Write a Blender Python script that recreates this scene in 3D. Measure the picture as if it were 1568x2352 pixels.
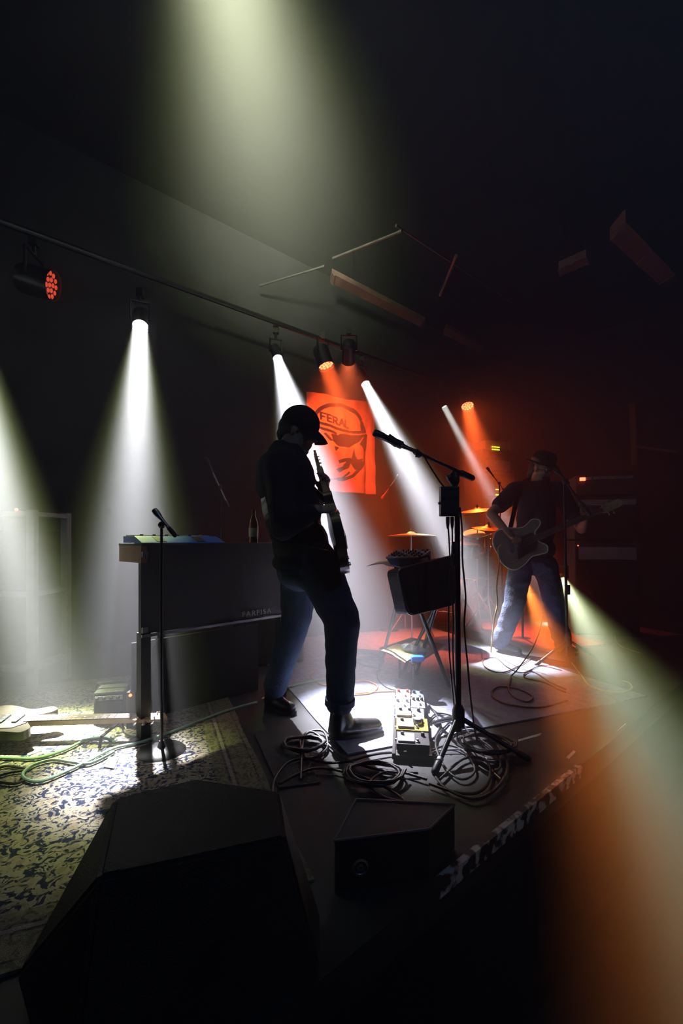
import bpy, bmesh, math, random
from mathutils import Vector, Matrix, Quaternion, noise
random.seed(7)
sc = bpy.context.scene
for o in list(bpy.data.objects):
    bpy.data.objects.remove(o)
COL = sc.collection
PI = math.pi

# ------------------------------------------------------------------ camera, world, exposure
CAMZ = 1.04
FPX = 1045.0
cam_d = bpy.data.cameras.new('camera')
cam_d.sensor_fit = 'VERTICAL'; cam_d.sensor_height = 36.0; cam_d.lens = 36.0*FPX/2352
cam_d.shift_y = 64/2352
cam_d.clip_start = 0.02
cam = bpy.data.objects.new('camera', cam_d); COL.objects.link(cam)
cam.location = (0, 0, CAMZ); cam.rotation_euler = (PI/2, 0, 0)
sc.camera = cam
sc.view_settings.view_transform = 'Standard'
sc.view_settings.look = 'None'
sc.view_settings.exposure = 0.0
sc.view_settings.gamma = 1.0
sc.view_settings.use_curve_mapping = False
cy = sc.cycles
cy.use_denoising = True
cy.max_bounces = 4; cy.diffuse_bounces = 2; cy.glossy_bounces = 2; cy.transmission_bounces = 3
cy.volume_bounces = 0; cy.transparent_max_bounces = 6
cy.sample_clamp_indirect = 3.0
cy.caustics_reflective = False; cy.caustics_refractive = False
cy.use_light_tree = True
cy.use_adaptive_sampling = True; cy.adaptive_threshold = 0.1; cy.adaptive_min_samples = 16

world = bpy.data.worlds.new('club_air'); sc.world = world
world.use_nodes = True
wn = world.node_tree; wn.nodes.clear()
wo = wn.nodes.new('ShaderNodeOutputWorld')
wb = wn.nodes.new('ShaderNodeBackground'); wb.inputs[0].default_value = (0.0, 0.0, 0.0, 1)
wv = wn.nodes.new('ShaderNodeVolumeScatter')                       # stage haze fills the whole club
wv.inputs['Color'].default_value = (0.98, 0.98, 1.0, 1)
wv.inputs['Density'].default_value = 0.11
wv.inputs['Anisotropy'].default_value = 0.35
wn.links.new(wb.outputs[0], wo.inputs['Surface']); wn.links.new(wv.outputs[0], wo.inputs['Volume'])

# ------------------------------------------------------------------ stage frame: u along the stage edge, v upstage
UX = Vector((0.749, 0.663, 0)); VX = Vector((-0.663, 0.749, 0)); O0 = Vector((0.318, 1.41, 0))
ANG = math.atan2(0.663, 0.749)
def S(u, v, z=0.0):
    p = O0 + UX*u + VX*v
    return Vector((p.x, p.y, z))
def P(px, py, d):                     # point d metres in front of the viewpoint
    return Vector(((px-784)/FPX*d, d, CAMZ+(1240-py)/FPX*d))
def G(px, py, z=0.0):                 # point on the horizontal plane z
    d = FPX*(CAMZ-z)/(py-1240)
    return Vector(((px-784)/FPX*d, d, z))
def lampP(px, py, z):                 # point at height z above the horizon line
    d = FPX*(z-CAMZ)/(1240-py)
    return Vector(((px-784)/FPX*d, d, z))

# ------------------------------------------------------------------ materials
MATS = {}
def mat(name, col, rough=0.6, metal=0.0, var=0.25, scale=8.0, bump=0.0, emit=None, estr=0.0, spec=0.5, trans=0.0):
    if name in MATS: return MATS[name]
    m = bpy.data.materials.new(name); m.use_nodes = True
    nt = m.node_tree; b = nt.nodes['Principled BSDF']
    b.inputs['Roughness'].default_value = rough; b.inputs['Metallic'].default_value = metal
    b.inputs['Specular IOR Level'].default_value = spec
    if trans: b.inputs['Transmission Weight'].default_value = trans
    tc = nt.nodes.new('ShaderNodeTexCoord'); nz = nt.nodes.new('ShaderNodeTexNoise')
    nz.inputs['Scale'].default_value = scale; nz.inputs['Detail'].default_value = 5
    nt.links.new(tc.outputs['Object'], nz.inputs['Vector'])
    rp = nt.nodes.new('ShaderNodeValToRGB')
    c = Vector(col)
    rp.color_ramp.elements[0].position = 0.3; rp.color_ramp.elements[1].position = 0.7
    rp.color_ramp.elements[0].color = (*(c*(1-var)), 1); rp.color_ramp.elements[1].color = (*[min(1, x*(1+var)) for x in c], 1)
    nt.links.new(nz.outputs['Fac'], rp.inputs['Fac']); nt.links.new(rp.outputs['Color'], b.inputs['Base Color'])
    if bump:
        bp = nt.nodes.new('ShaderNodeBump'); bp.inputs['Strength'].default_value = bump; bp.inputs['Distance'].default_value = 0.01
        n2 = nt.nodes.new('ShaderNodeTexNoise'); n2.inputs['Scale'].default_value = scale*6; n2.inputs['Detail'].default_value = 4
        nt.links.new(tc.outputs['Object'], n2.inputs['Vector'])
        nt.links.new(n2.outputs['Fac'], bp.inputs['Height']); nt.links.new(bp.outputs['Normal'], b.inputs['Normal'])
    if emit:
        b.inputs['Emission Color'].default_value = (*emit, 1); b.inputs['Emission Strength'].default_value = estr
    if emit: m.cycles.emission_sampling = 'NONE'
    MATS[name] = m
    return m

def rug_mat(name, cream, navy, accent, scale, border=None, half=(1, 1)):
    m = bpy.data.materials.new(name); m.use_nodes = True
    nt = m.node_tree; N = nt.nodes; L = nt.links; b = N['Principled BSDF']
    b.inputs['Roughness'].default_value = 0.95; b.inputs['Specular IOR Level'].default_value = 0.1
    tc = N.new('ShaderNodeTexCoord')
    nA = N.new('ShaderNodeTexNoise'); nA.inputs['Scale'].default_value = scale*1.5; nA.inputs['Detail'].default_value = 2.5; nA.inputs['Distortion'].default_value = 2.2
    L.new(tc.outputs['Object'], nA.inputs['Vector'])
    r1 = N.new('ShaderNodeValToRGB'); e = r1.color_ramp.elements
    e[0].position = 0.465; e[0].color = (*navy, 1); e[1].position = 0.50; e[1].color = (*cream, 1)
    L.new(nA.outputs['Fac'], r1.inputs['Fac'])
    vo = N.new('ShaderNodeTexVoronoi'); vo.feature = 'F1'; vo.inputs['Scale'].default_value = scale*.5; vo.inputs['Randomness'].default_value = .35
    L.new(tc.outputs['Object'], vo.inputs['Vector'])
    r3 = N.new('ShaderNodeValToRGB'); e = r3.color_ramp.elements
    e[0].position = 0.0; e[0].color = (1, 1, 1, 1); e[1].position = 0.16; e[1].color = (0, 0, 0, 1)
    for pos, v in ((.14, 1), (.26, 0), (.28, .7), (.32, .7), (.34, 0)):
        x = e.new(pos); x.color = (v, v, v, 1)
    L.new(vo.outputs['Distance'], r3.inputs['Fac'])
    mx2 = N.new('ShaderNodeMix'); mx2.data_type = 'RGBA'; L.new(r3.outputs['Color'], mx2.inputs['Factor'])
    L.new(r1.outputs['Color'], mx2.inputs[6]); mx2.inputs[7].default_value = (*accent, 1)
    out = mx2.outputs[2]
    if border:
        sep = N.new('ShaderNodeSeparateXYZ'); L.new(tc.outputs['Object'], sep.inputs[0])
        def absdiff(sock, h):
            a = N.new('ShaderNodeMath'); a.operation = 'ABSOLUTE'; L.new(sep.outputs[sock], a.inputs[0])
            g = N.new('ShaderNodeMath'); g.operation = 'SUBTRACT'; g.inputs[0].default_value = h; L.new(a.outputs[0], g.inputs[1])
            return g.outputs[0]
        mn = N.new('ShaderNodeMath'); mn.operation = 'MINIMUM'
        L.new(absdiff(0, half[0]), mn.inputs[0]); L.new(absdiff(1, half[1]), mn.inputs[1])
        rb = N.new('ShaderNodeValToRGB'); rb.color_ramp.interpolation = 'CONSTANT'
        e = rb.color_ramp.elements; e[0].position = 0.0; e[0].color = (*border, 1)
        e[1].position = 0.022; e[1].color = (0.02, 0.02, 0.03, 1)
        for pos, c in ((0.03, border), (0.11, (0.03, 0.03, 0.04)), (0.122, cream), (0.14, (0.03, 0.03, 0.04)), (0.15, border)):
            x = e.new(pos); x.color = (*c, 1)
        L.new(mn.outputs[0], rb.inputs['Fac'])
        gt = N.new('ShaderNodeMath'); gt.operation = 'LESS_THAN'; gt.inputs[1].default_value = 0.2; L.new(mn.outputs[0], gt.inputs[0])
        mb_ = N.new('ShaderNodeMix'); mb_.data_type = 'RGBA'; mb_.blend_type = 'MIX'
        half_ = N.new('ShaderNodeMix'); half_.data_type = 'RGBA'; half_.inputs['Factor'].default_value = 0.6
        L.new(out, half_.inputs[6]); L.new(rb.outputs['Color'], half_.inputs[7])
        L.new(gt.outputs[0], mb_.inputs['Factor']); L.new(out, mb_.inputs[6]); L.new(half_.outputs[2], mb_.inputs[7])
        out = mb_.outputs[2]
    L.new(out, b.inputs['Base Color'])
    bp = N.new('ShaderNodeBump'); bp.inputs['Strength'].default_value = 0.5; bp.inputs['Distance'].default_value = 0.004
    pile = N.new('ShaderNodeTexNoise'); pile.inputs['Scale'].default_value = 350
    L.new(tc.outputs['Object'], pile.inputs['Vector']); L.new(pile.outputs['Fac'], bp.inputs['Height']); L.new(bp.outputs['Normal'], b.inputs['Normal'])
    return m

M = {}
M['blackwall'] = mat('black_painted_wall', (0.018, 0.018, 0.022), 0.85, bump=0.2, scale=3)
M['ceil'] = mat('black_painted_ceiling', (0.014, 0.014, 0.016), 0.9, scale=2)
M['deck'] = mat('black_stage_deck', (0.018, 0.018, 0.020), 0.7, var=0.5, scale=5, bump=0.25)
M['pit'] = mat('dark_concrete', (0.018, 0.018, 0.020), 0.95, scale=3, spec=0.1)
M['black'] = mat('black_plastic', (0.012, 0.012, 0.014), 0.5)
M['blackmetal'] = mat('black_metal', (0.014, 0.014, 0.016), 0.38, metal=0.2)
M['tolex'] = mat('black_tolex', (0.012, 0.012, 0.014), 0.6, bump=0.5, scale=40)
M['grille'] = mat('dark_grille_cloth', (0.010, 0.009, 0.009), 0.85, bump=0.6, scale=60)
M['chrome'] = mat('chrome', (0.7, 0.7, 0.72), 0.22, metal=1.0, var=0.08)
M['steel'] = mat('worn_steel', (0.45, 0.45, 0.47), 0.4, metal=1.0)
M['white'] = mat('white_plastic', (0.72, 0.72, 0.74), 0.5, var=0.08)
M['paper'] = mat('white_paper', (0.8, 0.8, 0.8), 0.8, var=0.05)
M['yellowpaper'] = mat('yellow_paper', (0.72, 0.66, 0.28), 0.8, var=0.08)
M['brass'] = mat('cymbal_bronze', (0.62, 0.42, 0.18), 0.32, metal=0.9, scale=14)
M['drumhead'] = mat('drum_head', (0.75, 0.74, 0.72), 0.6, var=0.08)
M['drumshell'] = mat('red_drum_shell', (0.42, 0.05, 0.04), 0.3)
M['organ'] = mat('organ_vinyl', (0.026, 0.019, 0.018), 0.65, bump=0.4, scale=30)
M['blue'] = mat('bright_blue_plastic', (0.02, 0.22, 0.95), 0.45, var=0.1)
M['skin'] = mat('skin', (0.42, 0.25, 0.18), 0.55, var=0.12, scale=20)
M['shirt'] = mat('dark_shirt_cloth', (0.022, 0.024, 0.032), 0.9, bump=0.6, scale=14, spec=0.2)
M['jeans'] = mat('blue_denim', (0.04, 0.062, 0.105), 0.9, bump=0.7, scale=16, var=0.35, spec=0.2)
M['jeansb'] = mat('faded_denim', (0.05, 0.062, 0.11), 0.9, bump=0.7, scale=16, var=0.4, spec=0.2)
M['leather'] = mat('black_leather', (0.016, 0.015, 0.015), 0.28)
M['hair'] = mat('dark_hair', (0.018, 0.013, 0.01), 0.7, bump=0.8, scale=30)
M['cap'] = mat('black_cap_cloth', (0.012, 0.012, 0.015), 0.9, bump=0.4, scale=30, spec=0.2)
M['maple'] = mat('maple_neck', (0.62, 0.42, 0.22), 0.4, scale=12)
M['rosewood'] = mat('rosewood_fretboard', (0.16, 0.085, 0.05), 0.45, scale=16)
M['gbody'] = mat('dark_guitar_lacquer', (0.05, 0.04, 0.03), 0.2)
M['bassbody'] = mat('bass_guitar_lacquer', (0.22, 0.2, 0.18), 0.2)
M['cream'] = mat('cream_binding', (0.75, 0.72, 0.62), 0.4, var=0.05)
M['cable'] = mat('black_rubber_cable', (0.013, 0.013, 0.014), 0.5)
M['cable_g'] = mat('pale_green_cable', (0.32, 0.52, 0.36), 0.5, var=0.1)
M['cable_o'] = mat('orange_cable', (0.65, 0.22, 0.06), 0.5, var=0.1)
M['cable_y'] = mat('pale_yellow_cable', (0.72, 0.62, 0.30), 0.5, var=0.1)
M['cable_b'] = mat('brown_cable', (0.13, 0.05, 0.03), 0.5, var=0.1)
M['wood'] = mat('raw_wood', (0.35, 0.17, 0.08), 0.6, scale=10)
M['tape'] = mat('white_tape', (0.75, 0.75, 0.75), 0.7, var=0.15)
M['duct'] = mat('painted_duct_metal', (0.22, 0.13, 0.12), 0.55, var=0.3)
M['yellow'] = mat('yellow_enamel', (0.75, 0.55, 0.05), 0.35, var=0.1)
M['greyen'] = mat('grey_enamel', (0.25, 0.25, 0.28), 0.4)
M['redknob'] = mat('red_plastic', (0.6, 0.05, 0.03), 0.4)
M['bottle'] = mat('clear_plastic', (0.8, 0.85, 0.95), 0.25, trans=0.15, var=0.05)
M['amber'] = mat('amber_glass', (0.3, 0.16, 0.04), 0.1, trans=0.5)
M['lens_w'] = mat('lit_white_lens', (0.9, 0.9, 0.9), 0.3, emit=(0.93, 0.93, 1.0), estr=9)
M['lens_w4'] = mat('lit_dim_white_lens', (0.9, 0.9, 0.9), 0.3, emit=(0.93, 0.93, 1.0), estr=3)
M['lens_dim'] = mat('faintly_lit_lens', (0.6, 0.6, 0.6), 0.3, emit=(0.8, 0.85, 0.6), estr=0.35)
M['led_r'] = mat('lit_red_led', (0.9, 0.1, 0.05), 0.3, emit=(1.0, 0.16, 0.06), estr=9)
M['led_rd'] = mat('lit_dim_red_led', (0.9, 0.1, 0.05), 0.3, emit=(1.0, 0.10, 0.05), estr=0.9)
M['ledring'] = mat('dim_red_bezel', (0.3, 0.05, 0.03), 0.4, emit=(1.0, 0.1, 0.04), estr=1.6)
M['dot_r'] = mat('red_indicator', (0.9, 0.1, 0.05), 0.3, emit=(1.0, 0.08, 0.03), estr=12)
M['dot_g'] = mat('yellow_green_indicator', (0.6, 0.9, 0.1), 0.3, emit=(0.75, 0.9, 0.05), estr=5)
M['dot_b'] = mat('blue_indicator', (0.3, 0.3, 0.9), 0.3, emit=(0.45, 0.5, 1.0), estr=8)

# ------------------------------------------------------------------ mesh helpers
def perp(d):
    d = d.normalized()
    a = Vector((0, 0, 1)) if abs(d.z) < 0.9 else Vector((1, 0, 0))
    x = d.cross(a).normalized(); y = d.cross(x).normalized()
    return x, y
class MB:
    def __init__(s): s.v = []; s.f = []; s.mi = []
    def add(s, vs, fs, mi=0):
        n = len(s.v); s.v += [Vector(p) for p in vs]; s.f += [tuple(i+n for i in f) for f in fs]; s.mi += [mi]*len(fs); return s
    def box(s, c, size, rot=None, mi=0, bev=0.0):
        c = Vector(c); hx, hy, hz = size[0]/2, size[1]/2, size[2]/2
        R = rot if rot is not None else Matrix.Identity(3)
        if not bev:
            vs = [c+R@Vector((x*hx, y*hy, z*hz)) for z in (-1, 1) for y in (-1, 1) for x in (-1, 1)]
            return s.add(vs, [(0, 2, 3, 1), (4, 5, 7, 6), (0, 1, 5, 4), (2, 6, 7, 3), (0, 4, 6, 2), (1, 3, 7, 5)], mi)
        b = min(bev, hx*.9, hy*.9, hz*.9)
        bm = bmesh.new(); bmesh.ops.create_cube(bm, size=1.0)
        for v in bm.verts: v.co = Vector((v.co.x*2*hx, v.co.y*2*hy, v.co.z*2*hz))
        bmesh.ops.bevel(bm, geom=list(bm.edges), offset=b, segments=2, affect='EDGES', profile=0.5)
        bm.verts.index_update()
        vs = [c+R@v.co for v in bm.verts]; fs = [tuple(v.index for v in f.verts) for f in bm.faces]; bm.free()
        return s.add(vs, fs, mi)
    def hexa(s, q, mi=0):      # 8 points: bottom loop 4, top loop 4
        return s.add(q, [(3, 2, 1, 0), (4, 5, 6, 7), (0, 1, 5, 4), (1, 2, 6, 5), (2, 3, 7, 6), (3, 0, 4, 7)], mi)
    def cyl(s, p0, p1, r0, r1=None, seg=12, mi=0, caps=True):
        p0, p1 = Vector(p0), Vector(p1); r1 = r0 if r1 is None else r1
        x, y = perp(p1-p0); vs = []
        for p, r in ((p0, r0), (p1, r1)):
            for k in range(seg):
                a = 2*PI*k/seg; vs.append(p+x*(r*math.cos(a))+y*(r*math.sin(a)))
        fs = [(k, (k+1) % seg, seg+(k+1) % seg, seg+k) for k in range(seg)]
        if caps: fs += [tuple(reversed(range(seg))), tuple(range(seg, 2*seg))]
        return s.add(vs, fs, mi)
    def lathe(s, prof, o=(0, 0, 0), axis=(0, 0, 1), seg=24, mi=0):   # prof: list of (r, h)
        o = Vector(o); ax = Vector(axis).normalized(); x, y = perp(ax); vs = []; n = len(prof)
        for r, h in prof:
            for k in range(seg):
                a = 2*PI*k/seg; vs.append(o+ax*h+x*(r*math.cos(a))+y*(r*math.sin(a)))
        fs = [(i*seg+k, i*seg+(k+1) % seg, (i+1)*seg+(k+1) % seg, (i+1)*seg+k) for i in range(n-1) for k in range(seg)]
        if prof[0][0] > 1e-5: fs.append(tuple(reversed(range(seg))))
        if prof[-1][0] > 1e-5: fs.append(tuple(range((n-1)*seg, n*seg)))
        return s.add(vs, fs, mi)
    def ell(s, c, r, rot=None, seg=16, rings=10, mi=0):
        c = Vector(c); R = rot if rot is not None else Matrix.Identity(3)
        if not hasattr(r, '__len__'): r = (r, r, r)
        vs = [c+R@Vector((0, 0, -r[2]))]
        for i in range(1, rings):
            t = PI*i/rings
            for k in range(seg):
                a = 2*PI*k/seg
                vs.append(c+R@Vector((r[0]*math.sin(t)*math.cos(a), r[1]*math.sin(t)*math.sin(a), -r[2]*math.cos(t))))
        vs.append(c+R@Vector((0, 0, r[2])))
        fs = [(0, 1+(k+1) % seg, 1+k) for k in range(seg)]
        for i in range(rings-2):
            fs += [(1+i*seg+k, 1+i*seg+(k+1) % seg, 1+(i+1)*seg+(k+1) % seg, 1+(i+1)*seg+k) for k in range(seg)]
        last = len(vs)-1; b = 1+(rings-2)*seg
        fs += [(last, b+k, b+(k+1) % seg) for k in range(seg)]
        return s.add(vs, fs, mi)
    def caps_(s, p0, p1, r0, r1, seg=14, mi=0, flat=None):           # tapered capsule
        p0, p1 = Vector(p0), Vector(p1); d = (p1-p0)
        if d.length < 1e-6: return s.ell(p0, r0)
        ax = d.normalized(); x, y = perp(ax); L = d.length
        prof = [(r0*math.cos(t), -r0*math.sin(t)) for t in (PI/2*.999, PI/3, PI/6)]+[(r0, 0), (r1, L)]+[(r1*math.cos(t), L+r1*math.sin(t)) for t in (PI/6, PI/3, PI/2*.999)]
        return s.lathe([(max(r, 1e-6), h) for r, h in prof], p0, ax, seg, mi)
    def tube(s, pts, r, seg=6, mi=0, closed=False):
        pts = [Vector(p) for p in pts]; n = len(pts); vs = []
        t0 = (pts[1]-pts[0]).normalized(); x, y = perp(t0)
        for i, p in enumerate(pts):
            t = (pts[min(i+1, n-1)]-pts[max(i-1, 0)])
            t = t.normalized() if t.length > 1e-9 else t0
            q = t0.rotation_difference(t); x = q@x; y = q@y; t0 = t
            for k in range(seg):
                a = 2*PI*k/seg; vs.append(p+x*(r*math.cos(a))+y*(r*math.sin(a)))
        fs = [(i*seg+k, i*seg+(k+1) % seg, (i+1)*seg+(k+1) % seg, (i+1)*seg+k) for i in range(n-1) for k in range(seg)]
        fs += [tuple(reversed(range(seg))), tuple(range((n-1)*seg, n*seg))]
        return s.add(vs, fs, mi)
    def prism(s, poly, o, ex, ey, ez, h, mi=0):       # 2-D outline in plane (ex,ey), extruded along ez by h
        o, ex, ey, ez = Vector(o), Vector(ex), Vector(ey), Vector(ez); n = len(poly)
        vs = [o+ex*a+ey*b for a, b in poly]+[o+ex*a+ey*b+ez*h for a, b in poly]
        fs = [tuple(reversed(range(n))), tuple(range(n, 2*n))]+[(k, (k+1) % n, n+(k+1) % n, n+k) for k in range(n)]
        return s.add(vs, fs, mi)
    def build(s, name, m, parent=None, smooth=False, world=True):
        me = bpy.data.meshes.new(name)
        vs = s.v
        if parent is not None and world:
            inv = wmat(parent).inverted(); vs = [inv@p for p in vs]
        me.from_pydata([tuple(p) for p in vs], [], s.f)
        for x in (m if isinstance(m, (list, tuple)) else [m]): me.materials.append(x)
        for p, i in zip(me.polygons, s.mi): p.material_index = i; p.use_smooth = smooth
        bm = bmesh.new(); bm.from_mesh(me); bmesh.ops.recalc_face_normals(bm, faces=bm.faces); bm.to_mesh(me); bm.free()
        if smooth:
            try: me.set_sharp_from_angle(angle=math.radians(50))
            except Exception: pass
        o = bpy.data.objects.new(name, me); COL.objects.link(o)
        if parent is not None: o.parent = parent
        return o
def wmat(o):
    m = Matrix.LocRotScale(o.location, o.rotation_euler, o.scale)
    return wmat(o.parent)@m if o.parent else m
def tag(o, label, cat, group=None):
    o['label'] = label; o['category'] = cat
    if group: o['group'] = group
    return o
def thing(name, label, cat, loc=(0, 0, 0), rz=0.0, group=None):
    o = bpy.data.objects.new(name, None); o.empty_display_size = 0.05; COL.objects.link(o)
    o.location = Vector(loc); o.rotation_euler = (0, 0, rz)
    return tag(o, label, cat, group)
def solo(mb, name, m, label, cat, loc, smooth=False, group=None):     # a one-mesh thing, origin at loc
    loc = Vector(loc); mb.v = [p-loc for p in mb.v]
    o = mb.build(name, m, None, smooth); o.location = loc
    return tag(o, label, cat, group)
def struct(mb, name, m, smooth=False):
    o = mb.build(name, m, None, smooth); o['kind'] = 'structure'; return o
def spline(pts, n=8):
    pts = [Vector(p) for p in pts]; out = []
    for i in range(len(pts)-1):
        p0 = pts[max(i-1, 0)]; p1 = pts[i]; p2 = pts[i+1]; p3 = pts[min(i+2, len(pts)-1)]
        for k in range(n):
            t = k/n
            out.append(0.5*((2*p1)+(p2-p0)*t+(2*p0-5*p1+4*p2-p3)*t*t+(3*p1-p0-3*p2+p3)*t**3))
    out.append(pts[-1]); return out
def basis(ax, up=Vector((0, 0, 1))):      # columns x=ax, y, z~up
    x = Vector(ax).normalized(); y = Vector(up).cross(x)
    y = y.normalized() if y.length > 1e-6 else perp(x)[0]
    z = x.cross(y)
    return Matrix((x, y, z)).transposed()
def remeshed(mb, name, m, voxel, parent=None, smooth_it=4, fac=0.5):
    me = bpy.data.meshes.new('t'); me.from_pydata([tuple(p) for p in mb.v], [], mb.f)
    bm = bmesh.new(); bm.from_mesh(me); bmesh.ops.recalc_face_normals(bm, faces=bm.faces); bm.to_mesh(me); bm.free()
    o = bpy.data.objects.new('t', me); COL.objects.link(o)
    r = o.modifiers.new('r', 'REMESH'); r.mode = 'VOXEL'; r.voxel_size = voxel; r.use_smooth_shade = True
    s = o.modifiers.new('s', 'SMOOTH'); s.iterations = smooth_it; s.factor = fac
    dg = bpy.context.evaluated_depsgraph_get(); dg.update()
    me2 = bpy.data.meshes.new_from_object(o.evaluated_get(dg)); me2.name = name
    bpy.data.objects.remove(o)
    me2.materials.clear(); me2.materials.append(m)
    if parent is not None: me2.transform(wmat(parent).inverted())
    ob = bpy.data.objects.new(name, me2); COL.objects.link(ob)
    if parent is not None: ob.parent = parent
    return ob

def displace(o, fn, off=Vector()):
    me = o.data; nn = [v.normal.copy() for v in me.vertices]; cc = [v.co.copy() for v in me.vertices]
    flat = []
    for c, n in zip(cc, nn): flat.extend(c+n*fn(c+off))
    me.vertices.foreach_set('co', flat); me.update()
def shift(o, d):
    me = o.data; me.transform(Matrix.Translation(d))

# ------------------------------------------------------------------ stage lamps on the truss
TRUSS_Z = 3.42; CEIL_Z = 4.7
def beam_light(parent, pos, aim, size, spread, power, col, name):
    ld = bpy.data.lights.new(name, 'AREA'); ld.shape = 'DISK'; ld.size = size; ld.spread = math.radians(spread)
    ld.energy = power; ld.color = col
    lo = bpy.data.objects.new(name, ld); COL.objects.link(lo)
    q = (aim-pos).to_track_quat('-Z', 'Y')
    lo.parent = parent; lo.rotation_euler = q.to_euler(); lo.location = pos-parent.location
    return lo
def stage_lamp(label, pos, aim, rad, lens, beams, led=False, length=0.24, group='stage lamps on the truss', cut=False, drop=False):
    pos, aim = Vector(pos), Vector(aim); d = (aim-pos).normalized()
    root = thing('stage_lamp', label, 'stage lamp', pos, 0, group)
    b = pos-d*length
    h = MB(); R = rad*1.06
    h.lathe([(rad*0.55, -length), (R*0.9, -length*0.93), (R, -length*0.75), (R, 0.028), (R*1.04, 0.03), (R*1.04, 0.012), (rad*0.99, 0.008), (rad*0.99, -0.02), (0.001, -0.021)], pos, d, 24)
    h.build('housing', M['blackmetal'], root, True)
    if led:
        f = MB(); f.lathe([(rad*0.98, -0.012), (rad*0.98, -0.006), (0.001, -0.006)], pos, d, 24)
        f.build('face_plate', M['ledring'] if not cut else M['black'], root)
        x, y = perp(d); k = 0
        for ring, n in ((0, 1), (0.42, 6), (0.82, 12)):
            for i in range(n):
                a = 2*PI*i/n+ring
                c = pos+x*(rad*ring*math.cos(a))+y*(rad*ring*math.sin(a))
                e = MB(); e.lathe([(rad*0.17, -0.004), (rad*0.16, 0.0), (0.001, 0.002)], c, d, 10)
                e.build('led', lens, root)
    else:
        f = MB(); f.lathe([(rad*0.98, -0.01), (rad*0.98, -0.006), (rad*0.6, -0.001), (0.001, 0.002)], pos, d, 24)
        f.build('lens', lens, root, True)
    side = d.cross(Vector((0, 0, 1))).normalized(); mid = pos-d*length*0.5
    yk = MB(); top = Vector((mid.x, mid.y, mid.z+R+0.09))
    yk.tube([mid+side*(R+.012), mid+side*(R+.012)+Vector((0, 0, R+.09)), mid-side*(R+.012)+Vector((0, 0, R+.09)), mid-side*(R+.012)], 0.012, 6)
    yk.build('yoke', M['blackmetal'], root)
    tz = TRUSS_Z if pos.z < 3.3 else CEIL_Z
    if drop:
        fs_ = MB(); fs_.cyl((mid.x, mid.y, mid.z-R-.02), (mid.x, mid.y, .02), .012, seg=8); fs_.build('floor_post', M['blackmetal'], root)
        fs_ = MB(); fs_.lathe([(.12, .001), (.12, .015), (.02, .025)], Vector((mid.x, mid.y, 0)), (0, 0, 1), 18); fs_.build('round_base', M['blackmetal'], root)
        yk2 = MB(); yk2.box((mid.x, mid.y, mid.z-R-.01), (.05, .05, .03)); yk2.build('clamp', M['blackmetal'], root)
    else:
      cl = MB(); cl.cyl(top, Vector((top.x, top.y, tz-.02)), 0.014, seg=8); cl.box((top.x, top.y, tz-.04), (.06, .06, .08))
      cl.build('clamp', M['blackmetal'], root)
    for i, (sp, pw, c) in enumerate(beams):
        beam_light(root, pos+d*0.006, aim, rad*1.9, sp, pw, c, 'lamp_beam')
    return root
LAV = (0.86, 0.84, 1.0); OLV = (0.62, 0.74, 0.26); RED = (1.0, 0.11, 0.02)
LZ = 3.04
L1 = lampP(322, 748, LZ); L2 = lampP(637, 822, LZ); LR1 = lampP(748, 838, LZ); L3 = lampP(838, 880, LZ)
L4 = lampP(1019, 933, LZ); LR2 = lampP(1073, 932, LZ); LR0 = lampP(115, 655, LZ); L5 = Vector((-2.75, 3.15, LZ))
stage_lamp('white stage lamp alone at left, beam falling straight down', L1, G(285, 1768), 0.068, M['lens_w'], [(11, 13, LAV), (17, 5, OLV)])
stage_lamp('white stage lamp above the guitarist, beam passing behind the capped head', L2, G(868, 1650), 0.05, M['lens_w'], [(16, 44, LAV), (22, 3, OLV)])
stage_lamp('red stage lamp of small diodes above the orange banner', LR1, P(842, 1110, 4.9), 0.088, M['led_r'], [(30, 18, RED), (110, 5, RED)], led=True)
stage_lamp('white stage lamp right of the banner, brightest long slanted beam', L3, G(1160, 1515), 0.055, M['lens_w'], [(13, 36, LAV), (19, 6, OLV)])
stage_lamp('small white stage lamp beside the right red lamp', L4, G(1290, 1440), 0.045, M['lens_w4'], [(7, 5, LAV), (12, 2.5, OLV)])
stage_lamp('red stage lamp of small diodes above the amplifier rack', LR2, P(1180, 1420, 4.9), 0.09, M['led_r'], [(28, 24, RED), (120, 7, RED)], led=True)
stage_lamp('dim red diode lamp at upper left, seen from the side', LR0, LR0+Vector((0.97, 0.10, -0.22)), 0.105, M['led_rd'], [], led=True, cut=True)
stage_lamp('added white lamp hung past the left edge, for a haze streak over the rug', L5, G(120, 1685), 0.07, M['lens_w'], [(9, 22, LAV), (14, 17, OLV)])  # added lamp out of frame, its beam imitates the left flare streak
LB = lampP(800, 826, 3.10); bc_ = S(3.0, 3.96, 2.3)
stage_lamp('added black lamp with its back to the room, to brighten the banner', LB, Vector((.06, 6.42, 2.35)), .07, M['led_rd'], [(75, 30, (1.0, .16, .05))], group='stage lamps on the truss')  # added lamp with no seen source, only to brighten the banner
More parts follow.
